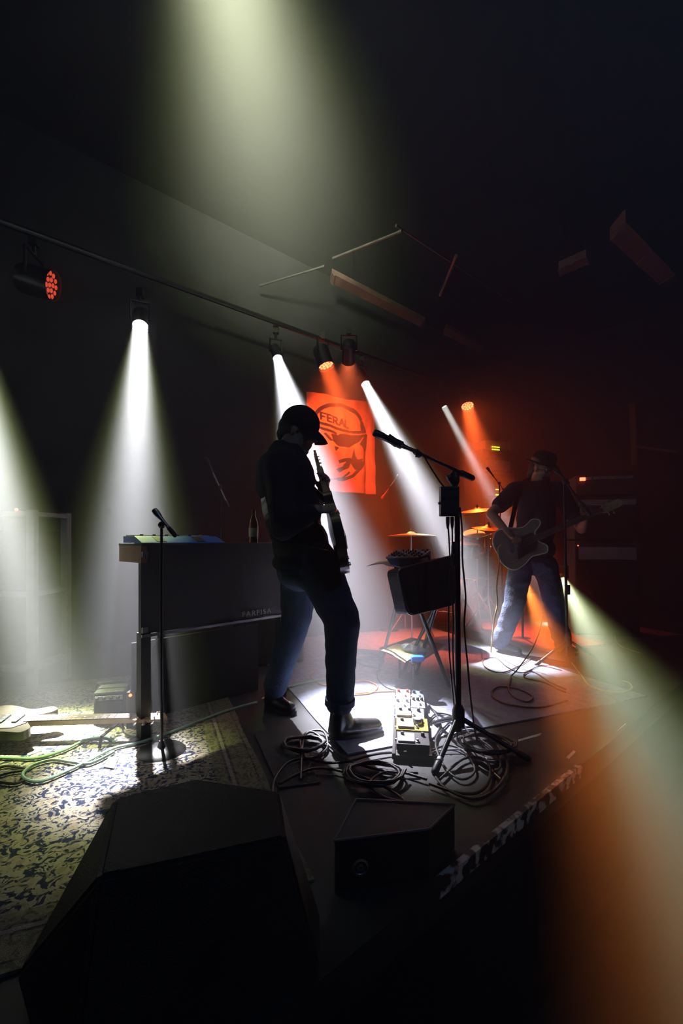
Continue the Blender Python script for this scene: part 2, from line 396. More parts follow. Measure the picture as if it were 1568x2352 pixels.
# added unseen lamps: side and overhead for flare-like glow, blue for fill
SB1 = P(1293, 1332, 4.62); SB2 = Vector((1.86, 4.66, .62))
def added_side_lamp(label, pos, aim, rad, lens, beams):
    r = stage_lamp(label, pos, aim, rad, lens, beams, length=.16, group='added low side lamps', drop=True)
    return r
added_side_lamp('added small white lamp hidden low behind the bass player, for a haze streak', SB1, P(1575, 1900, 1.45), .035, M['lens_dim'], [(8, 1.3, (.8, .86, .84)), (12, 2.4, OLV)])  # added lamp, its white beam imitates the flare streak at lower right
added_side_lamp('added small orange lamp hidden low behind the bass player, for a haze streak', SB2, P(1440, 2200, 1.0), .04, M['led_rd'], [(10, 5.5, (1.0, .24, .04))])  # added lamp for the orange streak at lower right
stage_lamp('added greenish lamp above the frame, for a haze glow under the rear ceiling', Vector((-.45, 1.45, 3.35)), Vector((-.7, 5.0, 4.5)), .18, M['lens_w'], [(36, 46, (.82, .82, .70)), (48, 40, OLV)], group='added unseen lamps')  # added lamp, its haze glow stands in for the flare at the top
stage_lamp('added dim blue lamp high behind the viewer, filling the shadows', S(-.6, -3.4, 4.2), S(.6, 2.5, 1.2), .16, M['lens_w4'], [(120, 11.0, (.25, .50, 1.0))], group='added unseen lamps')  # added fill lamp, lifts the dark areas with blue

# ------------------------------------------------------------------ the room
U0, U1, V0, V1 = -4.5, 7.5, -5.0, 4.0
PITZ = -0.85; CEIL = 4.7
def slab(u0, u1, v0, v1, z0, z1):
    return MB().hexa([S(u0, v0, z0), S(u1, v0, z0), S(u1, v1, z0), S(u0, v1, z0), S(u0, v0, z1), S(u1, v0, z1), S(u1, v1, z1), S(u0, v1, z1)])
struct(slab(U0, U1, 0.0, V1, -0.12, 0.0), 'floor', M['deck'])
struct(slab(U0, U1, V0, 0.0, PITZ-0.1, PITZ), 'floor_pit', M['pit'])
struct(slab(U0, U1, 0.0, 0.06, PITZ-.1, -0.12), 'wall_stage_front', mat('black_stage_skirt', (0.012, 0.012, 0.013), 0.95, spec=0.1))
struct(slab(U0, U1, V1, V1+.1, PITZ, CEIL), 'wall_back', M['blackwall'])
struct(slab(U0-.1, U0, V0, V1, PITZ-.1, CEIL), 'wall_left', M['blackwall'])
struct(slab(U1, U1+.1, V0, V1, PITZ-.1, CEIL), 'wall_right', M['blackwall'])
struct(slab(U0, U1, V0-.1, V0, PITZ, CEIL), 'wall_front', M['blackwall'])
struct(slab(U0, U1, V0, V1, CEIL, CEIL+.1), 'ceiling', M['ceil'])
# chipped white paint on the stage nosing
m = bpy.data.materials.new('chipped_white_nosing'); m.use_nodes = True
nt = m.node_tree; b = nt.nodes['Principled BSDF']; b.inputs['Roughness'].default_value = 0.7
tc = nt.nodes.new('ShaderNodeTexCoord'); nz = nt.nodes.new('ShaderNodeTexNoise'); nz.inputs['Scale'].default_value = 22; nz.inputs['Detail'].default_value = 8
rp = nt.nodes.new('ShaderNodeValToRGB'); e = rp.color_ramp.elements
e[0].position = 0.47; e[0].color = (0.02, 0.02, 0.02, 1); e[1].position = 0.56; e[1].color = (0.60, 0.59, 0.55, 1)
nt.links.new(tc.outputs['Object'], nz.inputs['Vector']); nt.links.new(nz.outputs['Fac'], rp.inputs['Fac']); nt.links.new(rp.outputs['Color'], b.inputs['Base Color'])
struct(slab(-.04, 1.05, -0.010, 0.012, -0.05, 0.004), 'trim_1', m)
struct(slab(U0, -.04, -0.010, 0.012, -0.05, 0.004), 'trim_2', M['deck']); struct(slab(1.05, U1, -0.010, 0.012, -0.05, 0.004), 'trim_3', M['deck'])  # rest of the nosing: its shade put into the colour as black

# truss pipes the lamps hang from
def pipe(a, bb, r, label, n=0):
    mb = MB(); mb.cyl(a, bb, r, seg=12)
    for t in (0.0, 1.0):
        p = a.lerp(bb, t); mb.cyl(p-(bb-a).normalized()*.02, p+(bb-a).normalized()*.02, r*1.25, seg=12)
    return solo(mb, 'truss_pipe', M['steel'] if n else M['blackmetal'], label, 'pipe', a)
va = (L1-O0).dot(VX); 
pipe(S(-3.6, 3.42, TRUSS_Z), S(7.0, 3.30, TRUSS_Z), 0.025, 'long black lighting pipe carrying the row of stage lamps')
pipe(lampP(768, 592, 4.0), lampP(918, 532, 4.0), 0.014, 'thin pale ceiling conduit high above the guitarist', 1)
pipe(lampP(1012, 676, 3.9), lampP(1046, 590, 3.9), 0.014, 'short steep ceiling conduit right of centre', 1)
pipe(lampP(600, 655, 4.0), lampP(742, 612, 4.0), 0.012, 'faint conduit running toward the ceiling duct', 1)
pipe(lampP(912, 520, 4.2), lampP(1180, 697, 4.2), 0.012, 'long faint ceiling conduit sloping down to the right', 1)
def duct(q, h, label):
    mb = MB(); mb.hexa(q+[p+Vector((0, 0, h)) for p in q])
    r = thing('ceiling_duct', label, 'duct', q[0])
    mb.build('duct_body', M['duct'], r)
    for t in (0.02, 0.5, 0.98):
        a = q[0].lerp(q[3], t); c = q[1].lerp(q[2], t); dd = (q[3]-q[0]).normalized()*.015
        f = MB(); f.hexa([a-dd-Vector((0, 0, .012)), c-dd-Vector((0, 0, .012)), c+dd-Vector((0, 0, .012)), a+dd-Vector((0, 0, .012)), a-dd, c-dd, c+dd, a+dd])
        f.build('seam', M['duct'], r)
    for t in (0.2, 0.8):
        a = q[0].lerp(q[3], t).lerp(q[1].lerp(q[2], t), .5)+Vector((0, 0, h))
        k = MB(); k.cyl(a, Vector((a.x, a.y, CEIL)), .008, seg=6); k.build('hanger', M['blackmetal'], r)
    return r
duct([lampP(762, 628, 4.2), lampP(758, 650, 4.2), lampP(968, 752, 4.2), lampP(976, 738, 4.2)], .06, 'long dull red duct slanting above the banner')
duct([lampP(1025, 752, 4.2), lampP(1018, 768, 4.2), lampP(1105, 812, 4.2), lampP(1112, 800, 4.2)], .06, 'short dim red duct continuing right above the drums')
duct([lampP(1436, 508, 4.0), lampP(1400, 550, 4.0), lampP(1515, 655, 4.0), lampP(1552, 632, 4.0)], .12, 'wide tilted ceiling duct at upper right')
duct([lampP(1345, 590, 4.0), lampP(1352, 606, 4.0), lampP(1286, 634, 4.0), lampP(1282, 618, 4.0)], .08, 'small dim red duct left of the wide one')

# timber frame on the right wall
def wallpt(px, z):       # point on right wall under a bearing
    k = (px-784)/FPX; c = S(U1-.06, V1)
    s = (k*c.y-c.x)/(0.663+k*0.749); p = c-VX*s
    return Vector((p.x, p.y, z))
fr = thing('wall_frame', 'thin red-lit frame of post and rail on the right wall', 'frame', wallpt(1458, 2.25))
a = wallpt(1452, 2.25); w = -VX
def bar(p, q, wd, nm):
    mb = MB(); d = (q-p).normalized(); n = UX; sd = d.cross(n).normalized()
    mb.hexa([p-sd*wd-n*.04, p+sd*wd-n*.04, p+sd*wd+n*.04, p-sd*wd+n*.04, q-sd*wd-n*.04, q+sd*wd-n*.04, q+sd*wd+n*.04, q-sd*wd+n*.04])
    return mb.build(nm, M['wood'], fr)
bar(wallpt(1459, 2.28), wallpt(1452, 3.3), .045, 'post'); bar(wallpt(1464, 2.57), wallpt(1556, 2.40), .02, 'rail')

# ------------------------------------------------------------------ rugs and mats
W = Vector((0.38, -0.925, 0)); WP = Vector((0.925, 0.38, 0)); WANG = math.atan2(0.38, 0.925)
def rug(label, fl, wid, length, m, thick=.008, side=1):       # fl: front corner; runs back along -W
    c = fl+WP*(wid/2*side)-W*(length/2)
    mb = MB(); nx, ny = 24, 30; t = thick
    vs = []; fs = []
    for j in range(ny+1):
        for i in range(nx+1):
            x = (i/nx-.5)*wid; y = (j/ny-.5)*length
            wob = noise.noise(Vector((x*3, y*3, wid)))*.006
            ed = noise.noise(Vector((x*2, y*2, 4)))*.012 if i in (0, nx) or j in (0, ny) else 0
            vs.append(Vector((x+ed, y+ed, t+max(0, wob))))
    for j in range(ny):
        for i in range(nx): fs.append((j*(nx+1)+i, j*(nx+1)+i+1, (j+1)*(nx+1)+i+1, (j+1)*(nx+1)+i))
    n = len(vs); ring = [i for i in range(nx+1)]+[j*(nx+1)+nx for j in range(1, ny+1)]+[ny*(nx+1)+i for i in range(nx-1, -1, -1)]+[j*(nx+1) for j in range(ny-1, 0, -1)]
    base = [Vector((vs[k].x, vs[k].y, 0.0005)) for k in ring]; vs += base; R = len(ring)
    for k in range(R): fs.append((ring[k], n+k, n+(k+1) % R, ring[(k+1) % R]))
    mb.add(vs, fs)
    o = mb.build('rug', m, None, True); o.location = c; o.rotation_euler = (0, 0, WANG)
    return tag(o, label, 'rug')
pers = rug_mat('persian_rug', (0.42, 0.36, 0.28), (0.03, 0.038, 0.075), (0.34, 0.27, 0.20), 17, border=(0.20, 0.19, 0.09), half=(1.2, 1.25))
rug('cream and navy floral rug with olive border at left front', G(622, 1815)+W*.55, 2.4, 2.5, pers, side=-1)
blu = mat('grey_blue_carpet', (0.30, 0.32, 0.42), 0.95, var=0.22, scale=26, bump=0.5, spec=0.1)
rug('pale blue-grey carpet brightly lit under the guitarist', Vector((.03, 2.19, 0)), 2.15, 2.6, blu)
redc = mat('dusty_red_carpet', (0.34, 0.18, 0.17), 0.95, var=0.25, scale=20, bump=0.5, spec=0.1)
rug('dusty pink carpet strip behind the bass player', Vector((2.05, 4.05, 0))+VX*.2, 1.9, 1.6, redc, thick=.018)
gm = mat('dark_grey_mat', (0.05, 0.05, 0.046), 0.9, var=0.3, scale=20, bump=0.4)
def mat_quad(label, q, m, t=.006):
    c = sum(q, Vector())/4; mb = MB(); mb.hexa(q+[p+Vector((0, 0, t)) for p in q])
    return solo(mb, 'floor_mat', m, label, 'mat', c)
mat_quad('dark grey rubber mat between the two rugs', [G(640, 1812), G(735, 1800), G(672, 1680), G(585, 1690)], gm)
mat_quad('crumpled grey cloth scrap on the floral rug', [G(238, 1768), G(262, 1772), G(272, 1748), G(250, 1744)], mat('grey_cloth', (0.16, 0.16, 0.2), .9), .014)
solo(MB().hexa([p+Vector((0, 0, dz)) for dz in (.009, .012) for p in (G(62, 1736), G(64, 1741), G(97, 1729), G(95, 1724))]), 'floor_tape', M['tape'], 'short white tape strip on the rug near the green cable', 'tape', G(80, 1732))
for i, (q, lb) in enumerate([(((1180, 1702), (1176, 1708), (1240, 1690), (1243, 1684)), 'white tape dash on the deck right of the cable tangle'),
        (((1405, 1690), (1409, 1697), (1440, 1668), (1436, 1662)), 'pinkish tape mark on the deck at far right'),
        (((1300, 1740), (1306, 1744), (1322, 1728), (1317, 1724)), 'small tape mark near the stage edge')]):
    solo(MB().hexa([G(*p)+Vector((0, 0, dz)) for dz in (.0005, .002) for p in q]), 'floor_tape', M['tape'], lb, 'tape', G(*q[0]))

# ------------------------------------------------------------------ banner
BW, BH = 1.30, 1.38
def seg_d(p, a, c):
    ab = c-a; t = max(0, min(1, (p-a).dot(ab)/max(ab.length_squared, 1e-9))); return (p-a-ab*t).length
def inpoly(x, y, poly):
    r = False; n = len(poly)
    for i in range(n):
        x1, y1 = poly[i]; x2, y2 = poly[i-1]
        if (y1 > y) != (y2 > y) and x < (x2-x1)*(y-y1)/(y2-y1)+x1: r = not r
    return r
V2 = Vector
def arc(cx, cy, rx, ry, a0, a1, n=16):
    return [(cx+rx*math.cos(math.radians(a0+(a1-a0)*i/n)), cy+ry*math.sin(math.radians(a0+(a1-a0)*i/n))) for i in range(n+1)]
# coordinates in banner px (photo px of the right part), y down
def lines_of(pts, w): return [(Vector((*pts[i], 0)), Vector((*pts[i+1], 0)), w) for i in range(len(pts)-1)]
strokes = []
strokes += lines_of(arc(765, 985, 57, 57, 178, 335), 4.5)                 # cap outline
strokes += lines_of([(712, 972), (735, 978), (775, 988), (812, 992), (829, 990)], 3.2)
strokes += lines_of([(722, 986), (770, 999), (815, 1002), (834, 998)], 3.0)
strokes += lines_of([(833, 998), (830, 1040), (828, 1060), (816, 1075), (800, 1095), (780, 1105), (762, 1106)], 3.6)
strokes += lines_of([(752, 1014), (765, 1025), (790, 1026), (812, 1012), (824, 998)], 2.2)
strokes += lines_of([(748, 1108), (776, 1102), (790, 1088)], 2.2)
strokes += lines_of([(738, 1000), (748, 1014)], 2.6)
LET = {'F': [[(0, 0), (0, 10)], [(0, 0), (6, 0)], [(0, 5), (5, 5)]], 'E': [[(0, 0), (0, 10)], [(0, 0), (6, 0)], [(0, 5), (5, 5)], [(0, 10), (6, 10)]],
       'R': [[(0, 10), (0, 0), (5, 0), (6, 2.5), (5, 5), (0, 5)], [(2.5, 5), (6.5, 10)]], 'A': [[(0, 10), (3.4, 0), (6.8, 10)], [(1.4, 6.5), (5.4, 6.5)]], 'L': [[(0, 0), (0, 10), (6, 10)]]}
for i, ch in enumerate('FERAL'):
    ox, oy = 728+i*12.8, 951+i*3.1
    for st in LET[ch]:
        strokes += lines_of([(ox+x*1.45, oy+y*1.6+x*.35) for x, y in st], 2.1)
polys = [[(748, 998), (790, 1002), (818, 998), (812, 1010), (790, 1024), (768, 1024), (752, 1012)],     # shades
         [(836, 996), (832, 1012), (829, 1000), (815, 1016), (812, 1020), (822, 1030), (826, 1040), (834, 1030)],
         [(822, 965), (834, 990), (830, 992), (818, 990), (815, 965)],
         [(802, 1030), (806, 1048), (810, 1056), (824, 1054), (818, 1060), (828, 1062), (818, 1074), (804, 1082), (798, 1072), (794, 1060), (798, 1052)],
         [(753, 1028), (768, 1030), (757, 1040)],
         [(765, 1060), (780, 1054), (796, 1052), (800, 1060), (790, 1072), (776, 1072), (784, 1062), (768, 1068)],
         [(766, 1078), (796, 1066), (788, 1078), (766, 1090), (756, 1084)]]
bn_w = 855.0-697.0
def banner():
    nx, ny = 170, 200; mb = MB(); vs = []; fs = []; mi = []
    hor = [Vector((*wallat(697), 0)), Vector((*wallat(855), 0))]
    A, B = hor
    n = VX*-1.0
    TL, TR = 2.98, 3.08; BL, BR = 1.70, 1.72
    for j in range(ny+1):
        for i in range(nx+1):
            s = i/nx; t = j/ny
            p = A.lerp(B, s); z = (TL*(1-s)+TR*s)*(1-t)+(BL*(1-s)+BR*s)*t
            wv = 0.018*math.sin(s*17+t*2.0)*t+0.010*math.sin(s*31-t*5)+0.006*math.sin(t*23+s*4)-0.03*math.exp(-((s-.88)/.04)**2)*(0.4+t)
            ez = 0.012*math.sin(s*9)*(1-t)
            vs.append(Vector((p.x, p.y, z+ez))+n*(0.06+wv))
    # sample the print through the photo's bearing/elevation of each flat cell centre
    for j in range(ny):
        for i in range(nx):
            s = (i+.5)/nx; t = (j+.5)/ny
            p = A.lerp(B, s); z = (TL*(1-s)+TR*s)*(1-t)+(BL*(1-s)+BR*s)*t
            X = 697+bn_w*((s*1.0)*(A.y/(A.y*(1-s)+B.y*s))**0*1.0)
            # emblem laid out flat on the cloth
            X = 697+bn_w*s; Y = 903+233*t+ (1-t)*18*s
            q = Vector((X, Y, 0)); dark = 0
            for a_, c_, w_ in strokes:
                if abs(q.x-a_.x) < 40 and seg_d(q, a_, c_) < w_: dark = 1; break
            if not dark:
                for po in polys:
                    if inpoly(X, Y, po): dark = 1; break
            fs.append((j*(nx+1)+i, j*(nx+1)+i+1, (j+1)*(nx+1)+i+1, (j+1)*(nx+1)+i)); mi.append(dark)
    loc = Vector((A.x, A.y, BL))
    root = thing('banner', 'orange cloth banner with a capped grinning face and the word FERAL', 'banner', loc)
    mb.v = vs; mb.f = fs; mb.mi = mi
    o = mb.build('cloth', [mat('orange_banner_cloth', (0.72, 0.20, 0.09), 0.9, var=0.12, scale=6, bump=0.3), mat('dark_banner_print', (0.035, 0.012, 0.016), 0.9, var=0.2)], root, True)
    so = o.modifiers.new('thick', 'SOLIDIFY'); so.thickness = 0.002; so.offset = -1
    for s in (0.03, 0.97):
        k = MB(); p = A.lerp(B, s)+n*.05; z = TL*(1-s)+TR*s-.02
        k.lathe([(.008, 0), (.014, .003), (.014, .006), (.006, .006)], Vector((p.x, p.y, z))+n*.012, n, 12)
        k.build('eyelet', M['steel'], root)
def wallat(px):
    k = (px-784)/FPX; c = S(0, V1-.02); t = (k*c.y-c.x)/(UX.x-k*UX.y); p = c+UX*t; return (p.x, p.y)
banner()

# ------------------------------------------------------------------ organ at left
OA = Vector((-1.03, 2.34, 0)); OD = Vector((0.70, 0.714, 0)).normalized(); ON = Vector((OD.y, -OD.x, 0))  # ON faces the viewer
OL = 0.95; OH = 1.02
def opt(a, n, z): return OA+OD*a+ON*n+Vector((0, 0, z))
def obox(a0, a1, n0, n1, z0, z1):
    return MB().hexa([opt(a0, n1, z0), opt(a1, n1, z0), opt(a1, n0, z0), opt(a0, n0, z0), opt(a0, n1, z1), opt(a1, n1, z1), opt(a1, n0, z1), opt(a0, n0, z1)])
org = thing('organ', 'black vintage electric organ with silver strip and FARFISA lettering', 'organ', opt(0, 0, 0))
obox(.03, OL-.03, -.30, 0, OH-.10, OH-.012).build('case', M['organ'], org)
obox(0, OL, -.31, .006, OH-.012, OH).build('lid', M['tolex'], org)
for a in (0, OL-.03): obox(a, a+.03, -.305, .0, OH-.10, OH-.012).build('wooden_cheek', M['wood'], org)
obox(0.0, OL, -.035, .0, .555, OH-.10).build('back_panel', M['organ'], org)
obox(0.0, OL, .002, .010, .537, .551).build('silver_strip', M['steel'], org)
for a in (0, OL-.05): obox(a, a+.05, -.06, -.0, 0, .555).build('leg', M['tolex'], org)
for a in (.2, OL-.24): obox(a, a+.04, -.30, -.27, 0, OH-.10).build('leg', M['tolex'], org)
obox(.05, OL-.05, -.27, -.25, .0, .46).build('modesty_panel', M['grille'], org)
for a in (.0, OL-.03):
    for z in (OH-.07, .56):
        obox(a, a+.03, .008, .014, z, z+.03).build('corner_guard', M['steel'], org)
tcv = bpy.data.curves.new('t', 'FONT'); tcv.body = 'FARFISA'; tcv.size = 0.062; tcv.extrude = 0.002; tcv.space_character = 1.25
to = bpy.data.objects.new('t', tcv); COL.objects.link(to)
dg = bpy.context.evaluated_depsgraph_get(); dg.update()
tme = bpy.data.meshes.new_from_object(to.evaluated_get(dg)); bpy.data.objects.remove(to)
tb = MB()
x0 = min(v.co.x for v in tme.vertices); x1 = max(v.co.x for v in tme.vertices); TW = .215
tb.add([opt(.60+(v.co.x-x0)/(x1-x0)*TW, .012+v.co.z, .572+v.co.y*.72) for v in tme.vertices], [tuple(p.vertices) for p in tme.polygons])
lt = tb.build('lettering', M['cream'], org); lt['label'] = 'raised pale lettering FARFISA'

# blue-sided keyboard on the organ
kb = thing('keyboard', 'slim bright blue keyboard with pale keys lying on the organ', 'keyboard', opt(.02, -.05, OH))
def kpt(a, n, z): return opt(a, n, OH+z)
KA0, KA1, KN0, KN1 = .012, .50, -.275, -.12
MB().hexa([kpt(KA0, KN1, .004), kpt(KA1, KN1, .004), kpt(KA1, KN0, .004), kpt(KA0, KN0, .004), kpt(KA0, KN1, .036), kpt(KA1, KN1, .036), kpt(KA1, KN0, .036), kpt(KA0, KN0, .036)]).build('body', M['blue'], kb)
MB().hexa([kpt(KA0, KN1, .036), kpt(KA1, KN1, .036), kpt(KA1, KN0, .036), kpt(KA0, KN0, .036), kpt(KA0, KN1, .041), kpt(KA1, KN1, .041), kpt(KA1, KN0, .041), kpt(KA0, KN0, .041)]).build('top_panel', M['white'], kb)
for i in range(20):
    a0 = KA0+.01+i*.0234
    MB().hexa([kpt(a0, KN1-.06, .041), kpt(a0+.021, KN1-.06, .041), kpt(a0+.021, KN0+.01, .041), kpt(a0, KN0+.01, .041), kpt(a0, KN1-.06, .047), kpt(a0+.021, KN1-.06, .047), kpt(a0+.021, KN0+.01, .047), kpt(a0, KN0+.01, .047)]).build('key', M['white'], kb)
for i in range(6):
    p = kpt(KA0+.05+i*.07, KN1-.03, .041); k = MB(); k.lathe([(.009, 0), (.008, .010), (.001, .0105)], p, (0, 0, 1), 10); k.build('knob', M['yellow'] if i == 5 else M['black'], kb)
MB().hexa([kpt(KA0, -.02, .001), kpt(KA1, -.02, .001), kpt(KA1, KN1, .001), kpt(KA0, KN1, .001), kpt(KA0, -.02, .005), kpt(KA1, -.02, .005), kpt(KA1, KN1, .041), kpt(KA0, KN1, .041)]).build('sloped_panel', M['blue'], kb)
for a in (.10, .33): MB().hexa([kpt(a, -.03, .003), kpt(a+.05, -.03, .003), kpt(a+.05, KN1+.01, .03), kpt(a, KN1+.01, .03), kpt(a, -.03, .0105), kpt(a+.05, -.03, .0105), kpt(a+.05, KN1+.01, .039), kpt(a, KN1+.01, .039)]).build('label_plate', M['black'], kb)

# ------------------------------------------------------------------ microphone stands
def mic_mesh(root, tip, d, L=.17, r=.013, m='black'):
    d = d.normalized(); b = MB()
    b.lathe([(r*.6, L), (r*.8, L*.98), (r, L*.45), (r*1.05, L*.4), (r*1.6, L*.3), (r*1.75, L*.18), (r*1.5, L*.06), (r*.7, 0.0), (.001, 0)], tip, d, 14)
    return b.build('microphone', M[m], root, True)
def tripod(root, base, hubz, legs, r=.011, m='blackmetal'):
    for k, (dx, dy) in enumerate(legs):
        p0 = Vector((base.x, base.y, hubz)); p1 = Vector((base.x+dx, base.y+dy, .012))
        l = MB(); l.cyl(p0, p1, r, r*.95, 8); lo = l.build('leg', M[m], root, True)
        e = MB(); dd = (p1-p0).normalized(); e.caps_(p1-dd*.04, p1, r*1.35, r*1.35, 8); e.build('rubber_foot', M['black'], lo, True)
    h = MB(); h.lathe([(r*1.3, -.05), (r*2.4, -.045), (r*2.4, .03), (r*1.5, .06)], Vector((base.x, base.y, hubz)), (0, 0, 1), 12); h.build('hub', M['black'], root, True)

# main vocal stand with boom and small box
mb0 = Vector((0.575, 2.24, 0))
ms = thing('microphone_stand', 'tall black boom microphone stand with white tape bands on one leg', 'microphone stand', mb0)
MB().cyl(mb0+Vector((0, 0, .10)), P(1045, 1180, 2.24)+Vector((.01, 0, 0)), .0155, .0135, 12).build('pole', M['blackmetal'], ms, True)
MB().cyl(Vector((mb0.x, mb0.y, 1.15)), P(1043, 1105, 2.24), .010, .009, 10).build('upper_tube', M['blackmetal'], ms, True)
b = MB(); b.lathe([(.016, 0), (.021, .01), (.021, .10), (.014, .12)], P(1046, 1300, 2.24), (0, 0, 1), 12); b.build('height_clutch', M['black'], ms, True)
c0 = P(1043, 1097, 2.24)
b = MB(); b.lathe([(.010, -.035), (.02, -.012), (.026, .0), (.026, .035), (.015, .05)], c0+Vector((0, 0, -.02)), (0, 0, 1), 12); b.cyl(c0+Vector((-.035, 0, -.005)), c0+Vector((.02, 0, .02)), .015, .015, 10); b.build('boom_clutch', M['black'], ms, True)
bt = P(858, 993, 2.10); be = P(1088, 1100, 2.26); bd = (be-bt).normalized()
MB().cyl(bt+bd*.16, be, .0085, .0085, 10).build('boom', M['blackmetal'], ms, True)
MB().caps_(be-bd*.075, be-bd*.012, .0155, .0155, 12).build('counterweight', M['black'], ms, True)
b = MB(); b.cyl(P(953, 1036, 2.15), P(966, 1046, 2.16), .015, .015, 10); b.cyl(P(958, 1041, 2.15), P(957, 1050, 2.15), .006, .008, 8); b.build('boom_knob', M['black'], ms, True)
mic = MB(); mic.lathe([(.001, -.002), (.014, 0), (.0175, .006), (.0175, .05), (.0155, .055), (.0155, .105), (.019, .108), (.019, .15), (.012, .155), (.010, .18)], bt, bd, 16)
vm = mic.build('microphone', M['black'], ms, True)
vm.parent = None; vm.matrix_world = wmat(ms); tag(vm, 'black cylindrical vocal microphone on the tall boom', 'microphone')
b = MB(); b.cyl(P(890, 1004, 2.12), P(912, 1020, 2.13), .019, .019, 12); b.build('microphone_clip', M['black'], ms, True)
tripod(ms, mb0, .17, [(-.16, -.22), (.30, -.10), (-.05, .32)], .013)
for i, (px, py) in enumerate(((1011, 1742), (1004, 1756), (997, 1769))):
    pass
for t in (.80, .87, .94):
    p0 = Vector((mb0.x, mb0.y, .17)); p1 = Vector((mb0.x-.16, mb0.y-.22, .012)); d_ = (p1-p0)
    MB().cyl(p0+d_*(t-.022), p0+d_*(t+.022), .0145, .0145, 10).build('tape_band', M['tape'], ms, True)
# box clamped on the stand
bx = thing('effects_box', 'black rectangular control box clamped to the tall microphone stand', 'effects box', P(1031, 1186, 2.2))
c = P(1031, 1152, 2.20); MB().box(c, (.088, .05, .142), None, bev=.004).build('body', M['black'], bx)
for z in (-.06, .06): MB().box(c+Vector((0, -.027, z)), (.07, .006, .006)).build('rail', M['blackmetal'], bx)
for i in range(3): k = MB(); k.lathe([(.008, 0), (.007, .012), (.001, .012)], c+Vector((-.025+i*.025, -.026, .02)), (0, -1, 0), 10); k.build('knob', M['blackmetal'], bx)
k = MB(); k.cyl(c+Vector((-.044, 0, -.008)), c+Vector((-.052, 0, -.008)), .006, seg=8); k.build('side_knob', M['black'], bx)
for i, px in enumerate((1028, 1038)):
    k = MB(); k.lathe([(.009, 0), (.009, -.03), (.006, -.05), (.004, -.06)], P(px, 1187, 2.2), (0, 0, 1), 10); k.build('plug', M['black'], bx, True)

# bass player's stand
bb0 = Vector((1.86, 3.83, 0)); 
bs = thing('microphone_stand', 'black boom microphone stand in front of the bass player', 'microphone stand', bb0)
def PB(px, py): return P(px, py, 3.83)
MB().cyl(Vector((bb0.x+.04, bb0.y, .06)), PB(1295, 1105), .012, .010, 10).build('pole', M['blackmetal'], bs, True)
q0 = PB(1284, 1087); q1 = PB(1352, 1180); qd = (q1-q0).normalized()
MB().cyl(q0+qd*.05, q1, .010, .010, 8).build('boom', M['blackmetal'], bs, True)
MB().caps_(q1-qd*.1, q1, .02, .02, 10).build('counterweight', M['black'], bs, True)
MB().ell(PB(1297, 1106), .028).build('boom_clutch', M['black'], bs, True)
MB().cyl(Vector((bb0.x+.045, bb0.y, .58)), Vector((bb0.x+.045, bb0.y, .66)), .018, .018, 10).build('height_clutch', M['black'], bs, True)
tripod(bs, bb0+Vector((.045, 0, 0)), .20, [(-.30, -.08), (.26, -.16), (.06, .30)], .012)
vm2 = MB(); vm2.lathe([(.001, 0), (.02, .006), (.024, .03), (.018, .055), (.012, .08), (.009, .17)], PB(1274, 1078), (PB(1290, 1094)-PB(1274, 1078)), 12)
solo(vm2, 'microphone', M['black'], 'black vocal microphone at the bass player\'s beard', 'microphone', PB(1274, 1078), True)

# small stand near the organ
def small_stand(label, miclabel, base, tip, joint, tail, micm='black', r=.008, metal='blackmetal'):
    rt = thing('microphone_stand', label, 'microphone stand', base)
    MB().cyl(Vector((base.x, base.y, .02)), joint, r, r*.9, 8).build('pole', M[metal], rt, True)
    d = (tail-tip).normalized(); MB().cyl(tip+d*.13, tail, r*.8, r*.8, 8).build('boom', M['steel'], rt, True)
    MB().ell(joint, .017).build('boom_clutch', M['black'], rt, True)
    MB().caps_(tail-d*.04, tail, r*1.5, r*1.5, 8).build('counterweight', M['black'], rt, True)
    b = MB(); b.lathe([(.11, 0), (.115, .008), (.10, .022), (.02, .03), (.012, .06)], Vector((base.x, base.y, .001)), (0, 0, 1), 20); b.build('round_base', M['blackmetal'], rt, True)
    mm = MB(); mm.lathe([(.001, 0), (.014, .003), (.0165, .02), (.014, .045), (.010, .06), (.008, .145)], tip, d, 12)
    solo(mm, 'microphone', M[micm], miclabel, 'microphone', tip, True)
j = P(371, 1206, 2.22)
small_stand('short black microphone stand in front of the blue keyboard', 'silver-ended microphone pointing up above the blue keyboard', Vector((j.x, 2.22, 0)), P(353, 1170, 2.22), j, P(401, 1229, 2.20), 'steel')
j = P(506, 1118, 3.75)
small_stand('thin boom stand in the dark between the left beam and the guitarist', 'small microphone high on the thin dark boom stand', Vector((j.x, 3.75, 0)), P(472, 1050, 3.75), j, P(524, 1162, 3.75), 'black')
j = P(893, 1118, 5.2)
small_stand('thin overhead boom stand left of the drums', 'small overhead microphone between banner and boom stand', Vector((j.x, 5.2, 0)), P(876, 1146, 5.2), j, P(914, 1092, 5.2), 'redknob')
j = P(1136, 1110, 5.1)
small_stand('overhead microphone stand rising behind the bass player\'s shoulder', 'short dark microphone held steeply above the cymbals', Vector((j.x+.1, 5.1, 0)), P(1118, 1074, 5.0), j+Vector((.05, 0, 0)), P(1158, 1128, 5.2), 'black')

